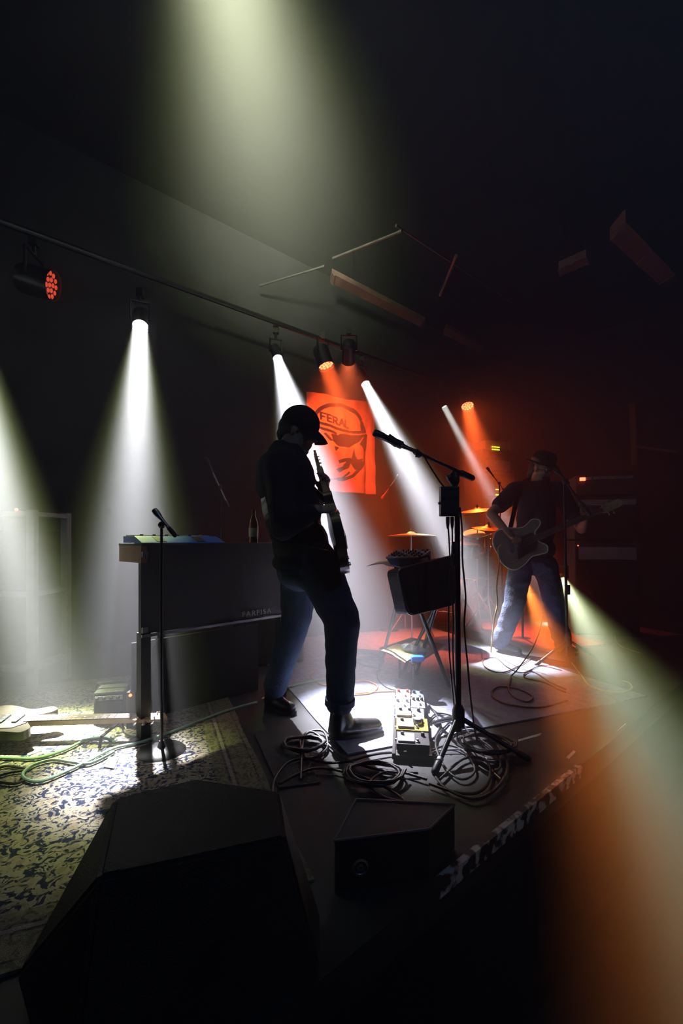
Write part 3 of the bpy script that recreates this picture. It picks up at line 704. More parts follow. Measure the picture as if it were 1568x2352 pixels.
# ------------------------------------------------------------------ table with case, mixer, sheets
tb0 = Vector((0.42, 2.75, 0))
ft = thing('folding_stand', 'black folding cross-legged stand under the case and mixer', 'stand', tb0)
TZ = .865
MB().hexa([P(905, 1306, 2.60)*1, P(1035, 1300, 2.66), P(1020, 1290, 3.05), P(905, 1290, 3.05)]+[p+Vector((0, 0, .02)) for p in (P(905, 1306, 2.60), P(1035, 1300, 2.66), P(1020, 1290, 3.05), P(905, 1290, 3.05))]).build('table_top', M['black'], ft)
def leg(a, c, r=.012): return MB().cyl(a, c, r, r, 8).build('leg', M['blackmetal'], ft, True)
leg(P(925, 1330, 2.85), G(870, 1545, .0)+Vector((0, 0, .01))); leg(P(1020, 1330, 2.75), G(955, 1552)+Vector((0, 0, .01)), .014)
leg(P(935, 1330, 2.65), G(1032, 1580)+Vector((0, 0, .01)), .014); leg(P(1030, 1330, 2.95), G(918, 1560)+Vector((0, 0, .01)))
MB().cyl(P(925, 1330, 2.85), P(935, 1330, 2.65), .011, seg=8).build('crossbar', M['blackmetal'], ft); MB().cyl(P(1020, 1330, 2.75), P(1030, 1330, 2.95), .011, seg=8).build('crossbar', M['blackmetal'], ft)
# hard case hanging at the front of the stand
cs = thing('equipment_case', 'black hard-shell case with metal rim tilted on the folding stand', 'case', P(985, 1400, 2.5))
q = [P(936, 1414, 2.42), P(1044, 1388, 2.60), P(1040, 1276, 2.62), P(912, 1308, 2.42)]     # front outline, anticlockwise from bottom left
nrm = (q[1]-q[0]).cross(q[3]-q[0]).normalized()
if nrm.y > 0: nrm = -nrm
ctr = sum(q, Vector())/4
def rounded(q, r, n=4):
    out = []
    for i in range(4):
        p = q[i]; a = (q[i-1]-p).normalized()*r; c_ = (q[(i+1) % 4]-p).normalized()*r
        for k in range(n+1):
            t = k/n; out.append(p+a*(1-t)**2+c_*t**2)
    return out
rq = rounded(q, .035); bk = [p-nrm*.10 for p in rq]; n = len(rq); fr_ = [ctr+(p-ctr)*.985+nrm*.012 for p in rq]
b = MB(); b.add(rq+bk+fr_, [tuple(range(n, 2*n)), tuple(range(2*n, 3*n))]+[(k, (k+1) % n, n+(k+1) % n, n+k) for k in range(n)]+[(k, (k+1) % n, 2*n+(k+1) % n, 2*n+k) for k in range(n)])
b.build('shell', M['tolex'], cs)
b = MB(); b.tube(rq+[rq[0]], .006, 6); b.build('rim', M['steel'], cs, True)
for s in (.3, .7):
    p = q[0].lerp(q[1], s); b = MB(); b.box(p-nrm*.02+(q[3]-q[0]).normalized()*.02, (.05, .012, .03), basis(q[1]-q[0])); b.build('latch', M['steel'], cs)
b = MB(); p = q[3].lerp(q[2], .5); ddd = (q[2]-q[3]).normalized(); b.tube([p-ddd*.06-nrm*.04, p-ddd*.05-nrm*.04+Vector((0, 0, .03)), p+ddd*.05-nrm*.04+Vector((0, 0, .03)), p+ddd*.06-nrm*.04], .007, 6); b.build('handle', M['black'], cs, True)
# mixer
mz = P(925, 1292, 2.62)
mx = thing('mixer', 'small grey mixing desk with rows of knobs beside the case', 'mixer', mz)
f0, f1 = P(886, 1281, 2.55), P(966, 1281, 2.55); k0, k1 = P(912, 1266, 2.85), P(988, 1264, 2.85)
lo = [Vector((p.x+(.01), p.y, TZ+.032)) for p in (f0, f1, k1, k0)]
lo[0].x += .02; lo[1].x -= .015
tp = [f0, f1, k1, k0]; tp = [Vector((p.x, p.y, p.z)) for p in tp]
MB().hexa(lo+tp).build('body', M['greyen'], mx)
MB().cyl(f0, f1, .006, seg=8).build('front_edge', M['white'], mx)
nx_, ny_ = 7, 5
for i in range(nx_):
    for jx in range(ny_):
        s, t = (i+.5)/nx_, (jx+.5)/ny_; p = tp[0].lerp(tp[1], s).lerp(tp[3].lerp(tp[2], s), t)
        k = MB(); k.lathe([(.008, 0), (.0065, .014), (.001, .015)], p, (0, 0, 1), 8); k.build('knob', M['black'] if (i+jx) % 4 else M['white'], mx, True)
# papers
def sheet(name, q, m, label, cat, t=.003, curl=.0):
    mb = MB(); n_ = 8; vs = []; 
    for k in range(n_+1):
        s = k/n_; a_ = q[0].lerp(q[1], s); c_ = q[3].lerp(q[2], s); z = Vector((0, 0, curl*math.sin(s*PI)*(.5 if s > .5 else 1)))
        vs += [a_+z, c_+z, a_+z+Vector((0, 0, t)), c_+z+Vector((0, 0, t))]
    fs = []
    for k in range(n_):
        o_ = k*4; fs += [(o_, o_+4, o_+5, o_+1), (o_+2, o_+3, o_+7, o_+6), (o_, o_+2, o_+6, o_+4), (o_+1, o_+5, o_+7, o_+3)]
    fs += [(0, 1, 3, 2), (n_*4, n_*4+2, n_*4+3, n_*4+1)]
    mb.add(vs, fs); return solo(mb, name, m, label, cat, q[0], True)
sheet('paper_sheet', [P(842, 1301, 2.50), P(918, 1304, 2.50), P(930, 1291, 2.8), P(872, 1289, 2.8)], M['paper'], 'white sheet curling off the table under the mixer', 'paper', .002, .016)
# low tray carried by the crossed legs, with yellow sheet and plastic bag
SQ = [G(872, 1494, .21), G(950, 1530, .21), G(1022, 1486, .21), G(945, 1470, .21)]
tray = MB().hexa(SQ+[p+Vector((0, 0, .014)) for p in SQ]).build('lower_tray', M['black'], ft)
for i in range(4):
    MB().cyl(SQ[i]+Vector((0, 0, .014)), SQ[(i+1) % 4]+Vector((0, 0, .014)), .007, seg=6).build('tray_lip', M['blackmetal'], tray)
for p in (SQ[1].lerp(SQ[3], .15), SQ[0].lerp(SQ[2], .3)):
    MB().cyl(Vector((p.x, p.y, .012)), Vector((p.x, p.y, .21)), .010, seg=8).build('tray_strut', M['blackmetal'], ft)
sheet('paper_sheet', [G(874, 1494, .233), G(930, 1522, .233), G(962, 1499, .233), G(912, 1479, .233)], M['yellowpaper'], 'pale yellow sheet on the low tray between the crossed legs', 'paper', .002, .012)
bg = MB(); bc = G(952, 1488, .26)
for i in range(7):
    a_ = i*.9; bg.ell(bc+Vector((.05*math.cos(a_)-.0, .04*math.sin(a_), .012*math.sin(a_*2))), (.055, .045, .03))
o = remeshed(bg, 'plastic_bag', M['bottle'], .008, None, 2); 
me = o.data
displace(o, lambda c: noise.noise(c*38)*.014)
shift(o, -bc)
o.location = bc; tag(o, 'crumpled clear plastic bag on the low tray', 'bag')
bt_ = MB(); bt_.box(G(958, 1512, .25)+Vector((0, 0, .0)), (.085, .06, .034), None, bev=.008); solo(bt_, 'tissue_pack', M['blue'], 'small pale blue packet beside the clear bag', 'packet', G(958, 1512, .233))

# ------------------------------------------------------------------ pedalboard
pb0 = Vector((.335, 2.17, 0)); pbd = Vector((.115, .86, 0)).normalized(); pbr = Vector((pbd.y, -pbd.x, 0)); PBW = .185
def ppt(a, w, z): return pb0+pbd*a+pbr*w+Vector((0, 0, z))
def pbox(a0, a1, w0, w1, z0, z1): return MB().hexa([ppt(a0, w0, z0), ppt(a0, w1, z0), ppt(a1, w1, z0), ppt(a1, w0, z0), ppt(a0, w0, z1), ppt(a0, w1, z1), ppt(a1, w1, z1), ppt(a1, w0, z1)])
pbrd = thing('pedalboard', 'narrow black pedalboard at the guitarist\'s feet', 'pedalboard', ppt(0, 0, 0))
pbox(-.05, .82, -PBW/2, PBW/2, .012, .032).build('board', M['black'], pbrd)
for w0 in (-PBW/2, PBW/2-.015): pbox(-.05, .82, w0, w0+.015, .032, .040).build('side_rail', M['blackmetal'], pbrd)
for a in (-.02, .78):
    for w0 in (-.07, .06): pbox(a, a+.02, w0, w0+.02, .0085, .012).build('foot', M['black'], pbrd)
def pedal(label, a, w, la, lw, m, h=.045, knobs=3, sw='steel', plate=None, knobm='black', big=False):
    r = thing('effects_pedal', label, 'effects pedal', ppt(a+la/2, w, .041), 0, 'effects pedals on the pedalboard')
    b_ = MB(); b_.hexa([ppt(a, w-lw/2, .041), ppt(a, w+lw/2, .041), ppt(a+la, w+lw/2, .041), ppt(a+la, w-lw/2, .041), ppt(a, w-lw/2, .041+h*.75), ppt(a, w+lw/2, .041+h*.75), ppt(a+la, w+lw/2, .041+h), ppt(a+la, w-lw/2, .041+h)])
    b_.build('enclosure', m, r)
    if plate: pbox(a+la*.12, a+la*.88, w-lw*.45, w+lw*.05, .041+h*.76, .041+h*1.0).build('face_plate', plate, r)
    for k in range(knobs):
        p = ppt(a+la*.75, w-lw*.32+k*lw*.64/max(1, knobs-1), .041+h*.93); kk = MB(); kk.lathe([(.010, 0), (.008, .016), (.001, .017)], p, (0, 0, 1), 10); kk.build('knob', M[knobm], r, True)
    p = ppt(a+la*.25, w+lw*.15, .041+h*.8); kk = MB(); kk.lathe([(.011, 0), (.011, .004), (.006, .005), (.006, .014), (.001, .015)], p, (0, 0, 1), 10); kk.build('foot_switch', M[sw], r, True)
    if big:
        p = ppt(a+la*.62, w+lw*.18, .041+h*.9); kk = MB(); kk.lathe([(.024, 0), (.024, .02), (.02, .026), (.001, .027)], p, (0, 0, 1), 16); kk.build('large_knob', M['steel'], r, True)
    jk = MB(); jk.cyl(ppt(a+la*.6, w-lw/2, .06), ppt(a+la*.6, w-lw/2-.008, .06), .007, seg=8); jk.build('jack', M['steel'], r)
pedal('white and black pedal nearest the stage front', -.015, .005, .115, .155, M['black'], .04, 2, plate=M['white'])
pedal('yellow pedal with a large silver knob', .13, .005, .12, .16, M['yellow'], .05, 2, big=True, plate=mat('tan_plate', (.35, .28, .14), .5))
pedal('dull grey pedal with a white mark behind the yellow one', .28, -.005, .12, .155, M['greyen'], .05, 3, plate=M['greyen'])
pedal('bare white pedal at left of the third row', .43, -.045, .13, .085, M['white'], .045, 2, knobm='white')
pedal('small white pedal with black knobs at right of the third row', .43, .045, .12, .075, M['white'], .06, 3)
pedal('white pedal with two red knobs at the far end', .60, -.04, .13, .085, M['white'], .045, 2, knobm='redknob')
pedal('dark blue-grey pedal at the far right of the board', .60, .05, .12, .07, mat('slate_enamel', (.10, .13, .2), .4), .045, 2)

# ------------------------------------------------------------------ drum kit
def drum(name, label, c, ax, r, h, shell='drumshell', hoops=True, group=None):
    ax = Vector(ax).normalized(); rt = thing(name, label, 'drum', (c.x, c.y, max(c.z-h/2, 0.0)))
    b_ = MB(); b_.lathe([(r*.98, -h/2), (r, -h/2+.005), (r, h/2-.005), (r*.98, h/2)], c, ax, 28); b_.build('shell', M[shell], rt, True)
    for s in (-1, 1):
        b_ = MB(); e0 = s*h/2; b_.lathe([(r*1.0, e0-s*.02), (r*1.035, e0-s*.02), (r*1.035, e0+s*.006), (r*.985, e0+s*.006), (r*.985, e0-s*.002)], c, ax, 28); b_.build('hoop', M['chrome'], rt, True)
        b_ = MB(); b_.lathe([(r*.985, e0), (r*.985, e0+s*.002), (.001, e0+s*.003)], c, ax, 28); b_.build('drum_head', M['drumhead'], rt)
    x, y = perp(ax)
    for k in range(6):
        a_ = PI*k/3+.3; d_ = x*math.cos(a_)+y*math.sin(a_)
        b_ = MB(); b_.cyl(c+d_*(r+.012)-ax*(h*.42), c+d_*(r+.012)+ax*(h*.42), .006, seg=6); b_.cyl(c+d_*(r+.008)-ax*.025, c+d_*(r+.008)+ax*.025, .012, seg=6); b_.build('lug', M['chrome'], rt)
    return rt
def dleg(rt, a_, c_, r=.009): MB().cyl(a_, c_, r, seg=8).build('leg', M['chrome'], rt)
DK = Vector((1.40, 5.55, 0))
k = drum('kick_drum', 'large red kick drum lying on its side behind the tall stand', Vector((1.36, 5.55, .285)), (UX*.25-VX), .28, .42)
sn = drum('snare_drum', 'shallow snare drum with pale head left of the bass player', P(1062, 1262, 5.15), (.08, -.12, 1), .178, .14, 'steel')
p = P(1062, 1262, 5.15)
for a_ in (0, 2.1, 4.2): dleg(sn, Vector((p.x, p.y, .38)), Vector((p.x+.24*math.cos(a_), p.y+.24*math.sin(a_), .005)))
MB().cyl(Vector((p.x, p.y, .35)), Vector((p.x, p.y, p.z-.07)), .012, seg=8).build('stand_tube', M['chrome'], sn)
tm = drum('rack_tom', 'red rack tom with tilted pale head under the hi-hat', P(1095, 1243, 5.55), (-.15, -.35, 1), .155, .20)
p = P(1095, 1243, 5.55); MB().cyl(Vector((p.x, p.y+.02, .52)), Vector((p.x, p.y, p.z-.08)), .012, seg=8).build('mount', M['chrome'], tm)
fl_ = drum('floor_tom', 'red floor tom left of the kick drum', P(925, 1322, 5.5)-Vector((0, 0, .03)), (0, -.05, 1), .2, .38)
p = P(925, 1322, 5.5)
for a_ in (.5, 2.6, 4.7): dleg(fl_, Vector((p.x+.215*math.cos(a_), p.y+.215*math.sin(a_), .55)), Vector((p.x+.215*math.cos(a_), p.y+.215*math.sin(a_), .005)))
def cymbal(label, c, r, tilt, base=None, pair=False):
    base = base or Vector((c.x, c.y, 0)); rt = thing('cymbal_stand', label, 'cymbal', base)
    prof = [(.006, .034), (.03, .03), (.045, .014), (r*.5, .004), (r*.85, -.008), (r, -.014), (r, -.016), (r*.85, -.011), (.045, .011), (.006, .03)]
    for s in ((0, .035) if pair else (0,)):
        b_ = MB(); pr = prof if not s else [(a_, -h_) for a_, h_ in prof]
        b_.lathe(pr, c-Vector((0, 0, s)), tilt, 36); b_.build('cymbal', M['brass'], rt, True)
    MB().cyl(Vector((base.x, base.y, .3)), c+Vector((0, 0, .06)), .010, .007, 8).build('pole', M['chrome'], rt)
    MB().lathe([(.012, .034), (.014, .05), (.006, .065)], c, tilt, 10).build('wing_nut', M['black'], rt)
    for a_ in (.4, 2.5, 4.6): MB().cyl(Vector((base.x, base.y, .42)), Vector((base.x+.28*math.cos(a_), base.y+.28*math.sin(a_), .008)), .009, seg=8).build('leg', M['chrome'], rt)
cymbal('wide ride cymbal hanging flat left of the tall stand', P(944, 1228, 4.75), .26, (0.0, .02, 1))
cymbal('tilted crash cymbal behind the control box', P(1096, 1171, 5.5), .22, (-.12, -.10, 1))
cymbal('pair of hi-hat cymbals beside the bass player\'s elbow', P(1121, 1212, 5.1), .18, (.05, -.16, 1), pair=True)
stl = thing('drum_stool', 'round black drum stool behind the snare', 'stool', Vector((1.75, 6.0, 0)))
MB().lathe([(.001, 0), (.16, 0), (.17, .03), (.17, .07), (.14, .09), (.001, .092)], Vector((1.75, 6.0, .45)), (0, 0, 1), 24).build('seat', M['leather'], stl, True)
MB().cyl((1.75, 6.0, .2), (1.75, 6.0, .46), .016, seg=8).build('post', M['chrome'], stl)
for a_ in (0, 2.1, 4.2): MB().cyl((1.75, 6.0, .28), (1.75+.24*math.cos(a_), 6.0+.24*math.sin(a_), .008), .01, seg=8).build('leg', M['chrome'], stl)

# ------------------------------------------------------------------ amplifiers and racks
def cab(name, label, cat, loc, rz, w, d, h, knobs=0, leds=None, ledm='dot_r', grille=True, group=None, handle=True):
    rt = thing(name, label, cat, loc, rz)
    MB().box((0, 0, h/2+.012), (w, d, h), None, bev=.012).build('cabinet', M['tolex'], rt, world=False)
    if grille: MB().box((0, -d/2-.004, h*.42), (w*.88, .012, h*.68)).build('grille', M['grille'], rt, world=False)
    MB().box((0, -d/2-.004, h*.88), (w*.88, .010, h*.13)).build('control_panel', M['greyen'], rt, world=False)
    for i in range(knobs):
        k_ = MB(); k_.lathe([(.010, 0), (.008, .014), (.001, .015)], (-w*.36+i*w*.66/max(1, knobs-1), -d/2-.009, h*.88), (0, -1, 0), 10); k_.build('knob', M['black'], rt, world=False)
    for sx in (-1, 1):
        for sy in (-1, 1): MB().cyl((sx*w*.42, sy*d*.4, .0), (sx*w*.42, sy*d*.4, .014), .015, seg=8).build('foot', M['black'], rt, world=False)
    if handle: b_ = MB(); b_.tube([(-.09, 0, h+.012), (-.08, 0, h+.04), (.08, 0, h+.04), (.09, 0, h+.012)], .008, 6); b_.build('handle', M['black'], rt, world=False)
    for (lx, lz) in (leds or []):
        k_ = MB(); k_.lathe([(.006, 0), (.006, .004), (.001, .008)], (lx, -d/2-.009, lz), (0, -1, 0), 10); k_.build('indicator', M[ledm], rt, True, world=False)
    return rt
cab('guitar_amplifier', 'small black practice amplifier left of the organ', 'amplifier', P(258, 1640, 2.62)*1-Vector((0, 0, P(258, 1640, 2.62).z-.009)), .25, .16, .16, .17, 4)
cab('speaker_cabinet', 'tall black bass cabinet behind the bass player, bottom of the stack', 'speaker', Vector((2.85, 5.0, .019)), -.25, .62, .42, 1.0, 0, [(-.28, .96)], 'dot_r', handle=False)
cab('speaker_cabinet', 'smaller black cabinet stacked in the middle behind the bass player', 'speaker', Vector((2.85, 5.0, 1.032)), -.25, .62, .40, .46, 0, handle=False)
hd = cab('bass_amplifier', 'black bass amplifier with a glowing red light on top of the stack', 'amplifier', Vector((2.85, 5.0, 1.505)), -.25, .58, .34, .22, 6, None, 'dot_r', grille=False)
b_ = MB(); b_.box((-.23, -.19, .185), (.055, .02, .035), None, bev=.004); b_.build('power_light', M['dot_r'], hd, world=False)
cab('guitar_amplifier', 'dark combo amplifier behind the guitarist\'s back leg', 'amplifier', Vector((-.62, 3.9, 0)), .3, .55, .28, .5, 5)
# amp rack with yellow-green meters
rk = thing('amplifier_rack', 'tall equipment rack with yellow-green meter lights behind the drums', 'rack', Vector((2.30, 7.1, 0)), .35)
def rp_(x, y, z): return Vector((x, y, z))
for sx in (-1, 1): MB().box((sx*.27, 0, 1.2), (.04, .45, 2.4)).build('side_post', M['blackmetal'], rk, world=False)
MB().box((0, .2, 1.2), (.5, .04, 2.4)).build('back_panel', M['tolex'], rk, world=False)
for z in (.3, .75, 1.2, 1.65, 2.05, 2.38):
    MB().box((0, -.02, z), (.5, .40, .03)).build('shelf', M['blackmetal'], rk, world=False)
for z, m_ in ((.42, 'greyen'), (.87, 'black'), (1.32, 'greyen'), (1.78, 'black'), (2.17, 'greyen'), (2.475, 'wood')):
    u_ = MB(); u_.box((0, -.04, z), (.47, .36, .15 if z < 2.4 else .12)); uo = u_.build('rack_unit', M[m_], rk, world=False)
for (zz, xs) in ((2.40, (-.12, -.09, -.06, -.03, 0)), (2.44, (-.12, -.09, -.06, -.03, 0)), (1.80, (-.05, -.02)), (1.72, (-.05, -.02)), (1.64, (-.05, -.02))):
    for x_ in xs: MB().box((x_, -.235, zz), (.014, .01, .014)).build('meter_light', M['dot_g'], rk, world=False)
# left shelf rack
lr = thing('equipment_rack', 'pale steel rack frame at the far left edge', 'rack', Vector((-2.05, 3.05, 0)))
for (x_, y_) in ((-2.07, 3.05), (-2.62, 3.10), (-2.07, 3.42), (-2.62, 3.47)): MB().box((x_, y_, .62), (.05, .05, 1.24)).build('upright', M['greyen'], lr)
for z in (.16, .66, 1.2): MB().hexa([Vector((x_, y_, z+dz)) for dz in (0, .03) for (x_, y_) in ((-2.64, 3.05), (-2.05, 3.02), (-2.05, 3.45), (-2.64, 3.5))]).build('shelf', M['greyen'], lr)
MB().box((-2.35, 3.28, .42), (.48, .34, .46), None).build('drawer_unit', M['black'], lr); MB().box((-2.35, 3.28, .9), (.48, .34, .4), None).build('drawer_unit', M['black'], lr)
pl_ = thing('power_strip', 'small floor box with a red light at the organ\'s left foot', 'power strip', P(312, 1640, 2.55)*1)
p = P(312, 1600, 2.5); p = Vector((p.x-.02, p.y, .009)); pl_.location = p
MB().box(p+Vector((0, 0, .10)), (.05, .04, .20), None, bev=.004).build('body', M['black'], pl_)
k_ = MB(); k_.lathe([(.008, 0), (.008, .006), (.001, .009)], p+Vector((0, -.02, .185)), (0, -1, 0), 10); k_.build('indicator', M['dot_r'], pl_)
lamp_dot = thing('wall_indicator', 'small glowing red light on the rack at far left', 'indicator light', P(38, 1173, 3.0))
c = P(38, 1173, 3.02); lamp_dot.location = Vector((c.x, c.y, 1.232))
MB().box(Vector((c.x, c.y+.03, 1.236)), (.05, .05, .008)).build('plate', M['black'], lamp_dot); k_ = MB(); k_.lathe([(.010, 0), (.010, .01), (.001, .016)], Vector((c.x, c.y, 1.236)), (0, -.5, 1), 10); k_.build('bulb', M['dot_r'], lamp_dot)

# ------------------------------------------------------------------ wedge and low box at the stage front
def hull(pts, name, m, parent):
    bm = bmesh.new(); inv = wmat(parent).inverted()
    for p in pts: bm.verts.new(inv@Vector(p))
    bmesh.ops.convex_hull(bm, input=bm.verts[:])
    bmesh.ops.dissolve_limit(bm, angle_limit=.02, verts=bm.verts[:], edges=bm.edges[:])
    bmesh.ops.bevel(bm, geom=bm.edges[:], offset=.008, segments=2, affect='EDGES')
    me = bpy.data.meshes.new(name); bm.to_mesh(me); bm.free(); me.materials.append(m)
    o = bpy.data.objects.new(name, me); COL.objects.link(o); o.parent = parent; return o
wz = .42
wd = thing('stage_monitor', 'large black wedge monitor in the left foreground seen from behind', 'monitor speaker', Vector((-.38, 1.05, 0)))
TT = [G(265, 1830, wz), G(450, 1787, wz), G(640, 1814, wz)]
hull([*TT, Vector((-.12, .98, wz-.02)), Vector((-.46, .86, wz-.02)), Vector((-.72, 1.06, .004)), Vector((-.47, 1.36, .004)), Vector((-.06, 1.26, .004)), Vector((-.05, 1.09, .004)), Vector((-.48, .78, .004)), Vector((-.70, .98, .10))], 'cabinet', M['tolex'], wd)
gq = [Vector((-.695, 1.09, .05)), Vector((-.48, 1.34, .05)), TT[1]+Vector((-.015, .01, -.05)), TT[0]+Vector((-.02, .01, -.05))]
gn = (gq[1]-gq[0]).cross(gq[3]-gq[0]).normalized(); gn = gn if gn.x < 0 else -gn
MB().hexa([p+gn*.004 for p in gq]+[p+gn*.014 for p in gq]).build('grille', M['grille'], wd)
h_ = MB(); h_.box(Vector((-.30, .90, .2)), (.12, .02, .05), basis((.9, .2, 0))); h_.build('handle', M['black'], wd)
lb = thing('stage_box', 'low black box at the stage front with a round metal jack', 'stage box', Vector((.15, 1.45, 0)))
bq = [Vector((-.02, 1.345, .003)), Vector((.27, 1.40, .003)), Vector((.38, 1.53, .003)), Vector((.05, 1.56, .003))]
MB().hexa(bq+[p+Vector((0, 0, .147)) for p in bq]).build('body', M['tolex'], lb)
for a_, c_ in ((0, 3), (1, 2), (0, 1), (3, 2)):
    MB().cyl(bq[a_]+Vector((0, 0, .147)), bq[c_]+Vector((0, 0, .147)), .0045, seg=6).build('edge_strip', mat('worn_edge', (.10, .10, .10), .5), lb)
jp = P(827, 1997, 1.352); jn = Vector((.18, -.98, 0)).normalized()
jk = MB(); jk.lathe([(.026, 0), (.026, .004), (.020, .006), (.018, .002), (.010, -.002), (.010, .006), (.005, .007), (.005, -.004), (.001, -.004)], Vector((jp.x, 1.362, jp.z)), jn, 20); jk.build('jack_plate', M['steel'], lb, True)

# ------------------------------------------------------------------ people
def limb(mb, pts, seg=14):
    for (a_, r0), (c_, r1) in zip(pts[:-1], pts[1:]): mb.caps_(a_, c_, r0, r1, seg)
def hand(mb, wrist, d, palm, curl=.5, thumb=1, size=1.0, spread=.0):
    """palm: direction the palm faces; fingers curl towards it; thumb=+1/-1 side"""
    d = Vector(d).normalized(); palm = (Vector(palm)-d*Vector(palm).dot(d)).normalized(); w = d.cross(palm).normalized()*thumb
    s = size; R = Matrix((d, w, palm)).transposed()
    mb.ell(wrist+d*.048*s, (.052*s, .041*s, .016*s), R, 14, 10)
    for k, (off, ln) in enumerate(((.030, .072), (.010, .080), (-.010, .074), (-.029, .058))):
        p = wrist+d*.086*s+w*off*s; dd = d+w*spread*(1.5-k)*.12; dd.normalize(); r = .0088*s
        cc = curl*(.85+.12*k)
        for j_, fr_c in enumerate((.45, .32, .23)):
            a_ = cc*(.5, .9, .7)[j_]; q_ = Quaternion(d.cross(palm).normalized(), a_); dd = q_@dd
            e_ = p+dd*ln*fr_c*s; mb.caps_(p, e_, r, r*.92, 10); p = e_; r *= .92
    p = wrist+d*.028*s+w*.030*s; t1 = p+(d*.55+w*.7+palm*.35).normalized()*.042*s; t2 = t1+(d*.85+w*.15+palm*.5).normalized()*.032*s
    mb.caps_(p, t1, .012*s, .0105*s, 10); mb.caps_(t1, t2, .0105*s, .009*s, 10)
def head(mb, c, R, s=1.0):
    def h(x, y, z): return c+R@(Vector((x, y, z))*s)
    mb.ell(h(-.008, 0, .035), (.100*s, .079*s, .098*s), R, 20, 14)
    mb.ell(h(.028, 0, -.045), (.068*s, .060*s, .082*s), R, 18, 12)
    mb.ell(h(.070, 0, -.105), (.024*s, .026*s, .020*s), R)
    mb.caps_(h(.082, 0, .012), h(.108, 0, -.030), .010*s, .015*s, 10)
    for sy in (-1, 1):
        mb.ell(h(.098, sy*.013, -.034), .010*s); mb.ell(h(-.004, sy*.080, -.012), (.022*s, .009*s, .032*s), R)
        mb.ell(h(.06, sy*.038, -.03), (.030*s, .024*s, .026*s), R)
    mb.ell(h(.082, 0, .022), (.018*s, .05*s, .012*s), R)
    mb.ell(h(.088, 0, -.062), (.013*s, .022*s, .007*s), R); mb.ell(h(.085, 0, -.078), (.013*s, .020*s, .008*s), R)
def shoe(parent, heel, toe, h=.085, up=Vector((0, 0, 1)), name='shoe', wd_=.048):
    d = (toe-heel).normalized(); L = (toe-heel).length; sd = d.cross(up).normalized(); b_ = MB()
    b_.caps_(heel+d*.045+up*.045, heel+d*L*.55+up*.042, .042, .046, 14); b_.caps_(heel+d*L*.5+up*.040, heel+d*(L-.045)+up*.034, .046, .036, 14)
    b_.caps_(heel+d*.05+up*.05, heel+d*.065+up*(h+.05), .044, .046, 14); b_.caps_(heel+d*L*.35+up*.06, heel+d*.08+up*(h+.03), .042, .044, 14)
    o = remeshed(b_, name, M['leather'], .007, parent, 3)
    so = MB(); prof = []
    for k in range(24):
        t = 2*PI*k/24; x_ = L/2+math.cos(t)*L*.5; w_ = wd_*(1-.18*math.cos(t-.0)*.0)*math.sin(t)*(1.0 if math.cos(t) > 0 else .85); prof.append((x_, w_))
    so.prism(prof, heel+up*.002, d, sd, up, .02); so2 = so.build('sole', M['black'], o, False)
    return o

# --- guitarist ------------------------------------------------
def Q(px, py, d=2.40): return P(px, py, d)
bd_ = MB()
HR = Matrix.Rotation(math.radians(-12), 3, 'Z')@Matrix.Rotation(math.radians(20), 3, 'Y')
hc = Q(688, 988, 2.40)
head(bd_, hc, HR, .93)
limb(bd_, [(Q(676, 1005), .062), (Q(660, 1050), .066)])
# trunk core under the clothes
bd_.ell(Q(660, 1110), (.135, .16, .20)); bd_.ell(Q(685, 1220), (.125, .14, .19)); bd_.ell(Q(700, 1285), (.125, .15, .12))
Rsh, Rel, Rwr = Q(640, 1078, 2.21), Q(650, 1212, 2.09), Q(727, 1172, 2.09)
Lsh, Lel, Lwr = Q(655, 1078, 2.58), Q(700, 1195, 2.70), Q(737, 1132, 2.56)
limb(bd_, [(Rsh, .052), (Rel, .042), (Rwr, .028)]); limb(bd_, [(Lsh, .052), (Lel, .042), (Lwr, .028)])
hand(bd_, Rwr, Q(762, 1168, 2.12)-Rwr, Vector((.2, .5, -.8)), 1.25, 1, .95)
hand(bd_, Lwr, Q(748, 1098, 2.53)-Lwr, Vector((-.15, -.7, .5)), 1.25, -1, .98)
rh, rk_, ra = Q(722, 1290, 2.33), Q(786, 1425, 2.33), Q(778, 1640, 2.38)
lh, lk, la = Q(690, 1290, 2.50), Q(680, 1425, 2.62), Vector((-.42, 2.79, .10))
limb(bd_, [(rh, .085), (rk_, .055), (ra, .045)]); limb(bd_, [(lh, .085), (lk, .055), (la, .045)])
man = remeshed(bd_, 'person', M['skin'], .0062, None, 3)
mloc = Vector((-.02, 2.42, 0))
shift(man, -mloc)
man.location = mloc
tag(man, 'guitarist in black cap and dark shirt, head bowed, standing in profile at centre', 'person')
# shirt
sh = MB()
sh.ell(Q(656, 1105), (.158, .195, .19)); sh.ell(Q(672, 1180), (.150, .18, .20)); sh.ell(Q(690, 1250), (.150, .175, .15))
sh.caps_(Q(646, 1070, 2.25), Q(660, 1068, 2.55), .088, .088); sh.ell(Q(664, 1060), (.10, .13, .09)); sh.ell(Q(628, 1085), (.09, .15, .11))
sh.caps_(Q(652, 1045), Q(672, 1032), .090, .066)
limb(sh, [(Rsh+Vector((0, .03, .0)), .083), (Rel, .062), (Q(714, 1179, 2.09), .046)]); limb(sh, [(Lsh, .080), (Lel, .060), (Lwr+(Lel-Lwr)*.15, .045)])
for v_ in (Q(690, 1292),): sh.ell(v_, (.152, .18, .07))
sho = remeshed(sh, 'shirt', M['shirt'], .009, man, 3)
displace(sho, lambda c: (noise.noise(c*7.5)*.5+noise.noise(c*18)*.35)*.010)
cf = MB(); cf.cyl(Q(710, 1180, 2.09), Q(721, 1176, 2.09), .047, .043, 14); cf.build('cuff', M['shirt'], sho, True)
